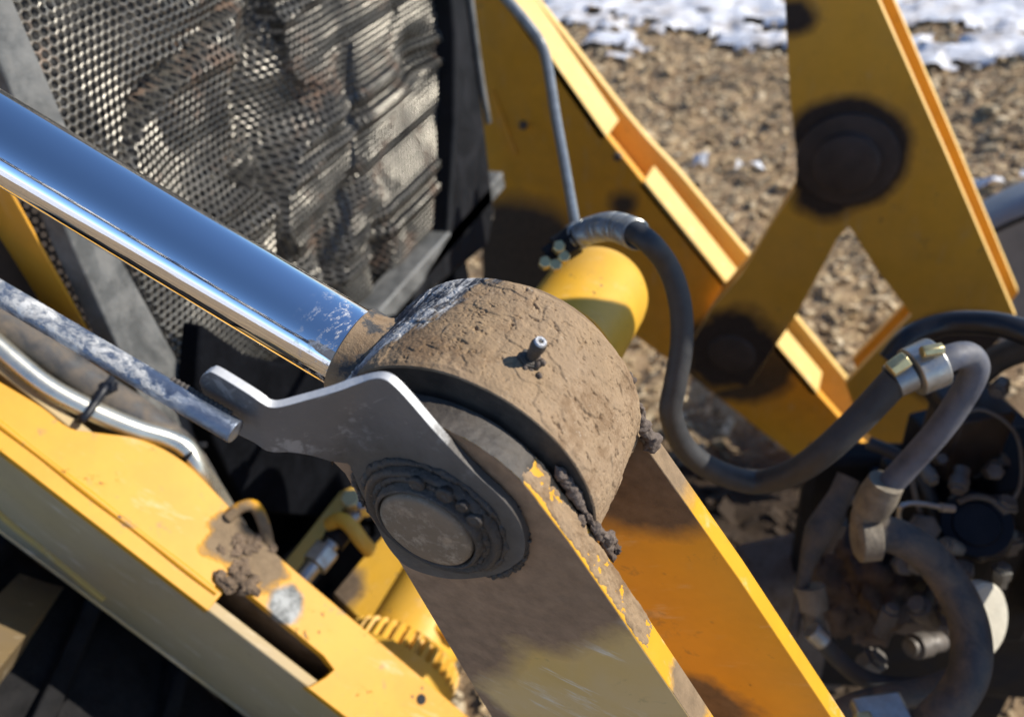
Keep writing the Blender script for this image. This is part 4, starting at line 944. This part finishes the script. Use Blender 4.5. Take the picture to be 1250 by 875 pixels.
cbox("bracket_face", 1045, 705, .96, .12, .13, .02, plain("mud_brown", (.085, .060, .045), .85, 0, .4, 30, .002), bk, -.2)
cbox("bracket_foot", 1120, 770, .93, .14, .03, .05, M_DMUD, bk, -.3)
rnd = np.random.RandomState(17)
sp = [(far(x_, y_, d_), r_) for x_, y_, d_, r_ in ((1045, 690, .93, .040), (1075, 720, .92, .034), (1030, 740, .93, .030), (1062, 760, .93, .026), (1010, 690, .95, .022))]
o = clods("mud_coat", sp, plain("brown_mud_coat", (.075, .050, .036), .85, 0, .4, 50, .003), bk, sub=4, seed=14); o['kind'] = 'stuff'
h8 = thing("hydraulic_hose", far(1120, 850, .80), "fat dusty hose lying flat along the bottom edge at lower right", "hose")
tube("rubber_hose", [far(*q) for q in ((1010, 880, .80), (1040, 862, .80), (1085, 850, .79), (1130, 842, .78), (1170, 828, .77))], .0125, M_RUBDUST, h8, seg=20)
h9 = thing("hydraulic_hose", far(1100, 600, .88), "narrow black hose running behind the elbow toward the black cap", "hose")
tube("rubber_hose", [far(*q) for q in ((1060, 540, .90), (1095, 556, .89), (1128, 590, .88), (1146, 640, .88), (1150, 690, .89), (1130, 740, .90))], .0075, M_RUBBER, h9, seg=16)
for (x_, y_, dx_, dy_, L_, r_, mt, sg) in ((1022, 625, -8, 20, .05, .016, M_GRIME, 6), (1030, 600, -6, 12, .02, .013, M_PALE, 20), (1145, 705, 16, 10, .045, .016, M_GRIME, 6), (1180, 715, 3, 20, .03, .012, M_PALE, 6), (1110, 790, 20, -4, .05, .014, M_GRIME, 20), (1228, 560, -14, 6, .04, .012, M_GRIME, 6), (1075, 800, -14, 10, .04, .015, M_GRIME, 6), (1236, 650, -4, 12, .03, .014, M_GRIME, 6)):
    stub("port_fitting", x_, y_, .87, dx_, dy_, L_, r_, mt, vb, sg)

# pale disc added in place of a sunlit patch, lower right
dsc = thing("sun_patch_disc", far(1195, 760, .84), "pale oval disc standing in for a sunlit patch low at the right edge", "disc")
pc = far(1200, 758, .80)
lathe("disc_face", [(-.01, .040), (0, .040), (.003, .036), (.0035, 0)], pc, nrm((.75, -.45, .5)), plain("sun_patch_face", (.55, .52, .43), .6, 0, .12, 60, .001), dsc, seg=48, rmod=lambda i, j: 1.0)
sq = thing("clamp_block", far(1090, 870, .72), "small silver clamp block on the bottom edge at lower right", "clamp")
cbox("clamp_body", 1085, 890, .70, .046, .016, .03, M_FIT, sq, .1, .003)
cbox("clamp_jaw", 1062, 900, .69, .016, .02, .02, M_BRASS, sq, .1, .003)
# black backing sheet added as deep shade behind everything lower right
mf = thing("shade_backing", (.7, .5, -1.0), "black backing sheet standing in for deep shade at lower right", "shade backing")
cbox("shade_backing_plate", 1215, 730, 1.12, .56, .56, .04, M_BLACK, mf, -.15, .01)
h6 = thing("hydraulic_hose", far(1170, 390, .80), "black hose arching under the far lever at the right edge", "hose")
tube("rubber_hose", [far(x_, y_, d_) for x_, y_, d_ in ((1085, 440, .84), (1110, 412, .83), (1150, 396, .82), (1195, 394, .80), (1235, 400, .78), (1290, 420, .76))], .0125, plain("shiny_black_hose", (.015, .015, .017), .3), h6, seg=24)
h7 = thing("hydraulic_hose", far(1220, 420, .80), "lower black hose crossing beneath the arching hose at the right edge", "hose")
tube("rubber_hose", [far(x_, y_, d_) for x_, y_, d_ in ((1180, 470, .86), (1215, 440, .83), (1250, 425, .80), (1310, 405, .76))], .014, M_RUBBER, h7, seg=24)
ax_ = thing("shade_block", (.05, .75, -1.2), "dark brown block standing in for shaded ground just right of the yellow lever edge", "shade block")  # dark block added over sunlit ground that should lie in shade
cbox("shade_block_face", 985, 790, 1.25, .20, .36, .10, M_DMUD, ax_, .15, .02)
# grey fender-like bucket side at right
fd = thing("bucket_shell", far(1230, 270, 1.2), "grey curved steel shell showing behind the far lever at the right edge", "bucket")
cx_ = far(1338, 425, 1.95)
ps = []
for i in range(40):
    a = math.radians(60 + i * 3.2)
    ps.append(cx_ + .42 * np.array([math.cos(a), 0, math.sin(a)]))
V = []; F = []
for p_ in ps: V += [p_, p_ + np.array([0, .16, 0])]
for i in range(39): F.append((2*i, 2*i+1, 2*i+3, 2*i+2))
shl = mesh_obj("shell_sheet", V, F, plain("grey_shell", (.20, .215, .25), .5, .1, .2, 12), fd)
so_ = shl.modifiers.new("thick", 'SOLIDIFY'); so_.thickness = .01
prism("shell_side", ps + [cx_], (0, .008, 0), plain("grey_shell_side", (.20, .215, .25), .55, .1, .2, 12), fd, bevel=.001)
tube("shell_lip", ps, .006, M_BLACK, fd, seg=8, spline=False)

# unseen plates added and shaped only to shade the valve, hoses and torque tube
ic = thing("shade_blocker", (.47, .5, -1.28), "unseen yellow plates added to cast shade on the valve block and hoses", "shade blocker")
prism("blocker_plate", [np.array([.42, y_, z_]) for y_, z_ in ((.20, -.66), (.20, -.29), (.30, -.25), (.36, -.20), (.42, -.21), (.50, -.22), (.75, -.12), (.75, -.66), (.40, -.66), (.40, -.40), (.30, -.40), (.30, -.66))], (.02, 0, 0), Y_LC, ic, bevel=.002)
box("blocker_post", (.445, .60, -1.27), (0, .06, 0), (0, 0, 1.1), (.06, 0, 0), M_BLACK, ic, bevel=.004)
box("blocker_post", (.445, .24, -1.27), (0, .05, 0), (0, 0, .98), (.06, 0, 0), M_BLACK, ic, bevel=.004)

prism("blocker_hook", [np.array([.50, y_, z_]) for y_, z_ in ((.48, .12), (.74, .12), (.74, -.30), (.80, -.30), (.80, .155), (.592, .155), (.592, .20), (.575, .235), (.555, .30), (.48, .30))], (.02, 0, 0), Y_LC, ic, bevel=.002)  # outline added to throw shade on the lower half of the torque tube
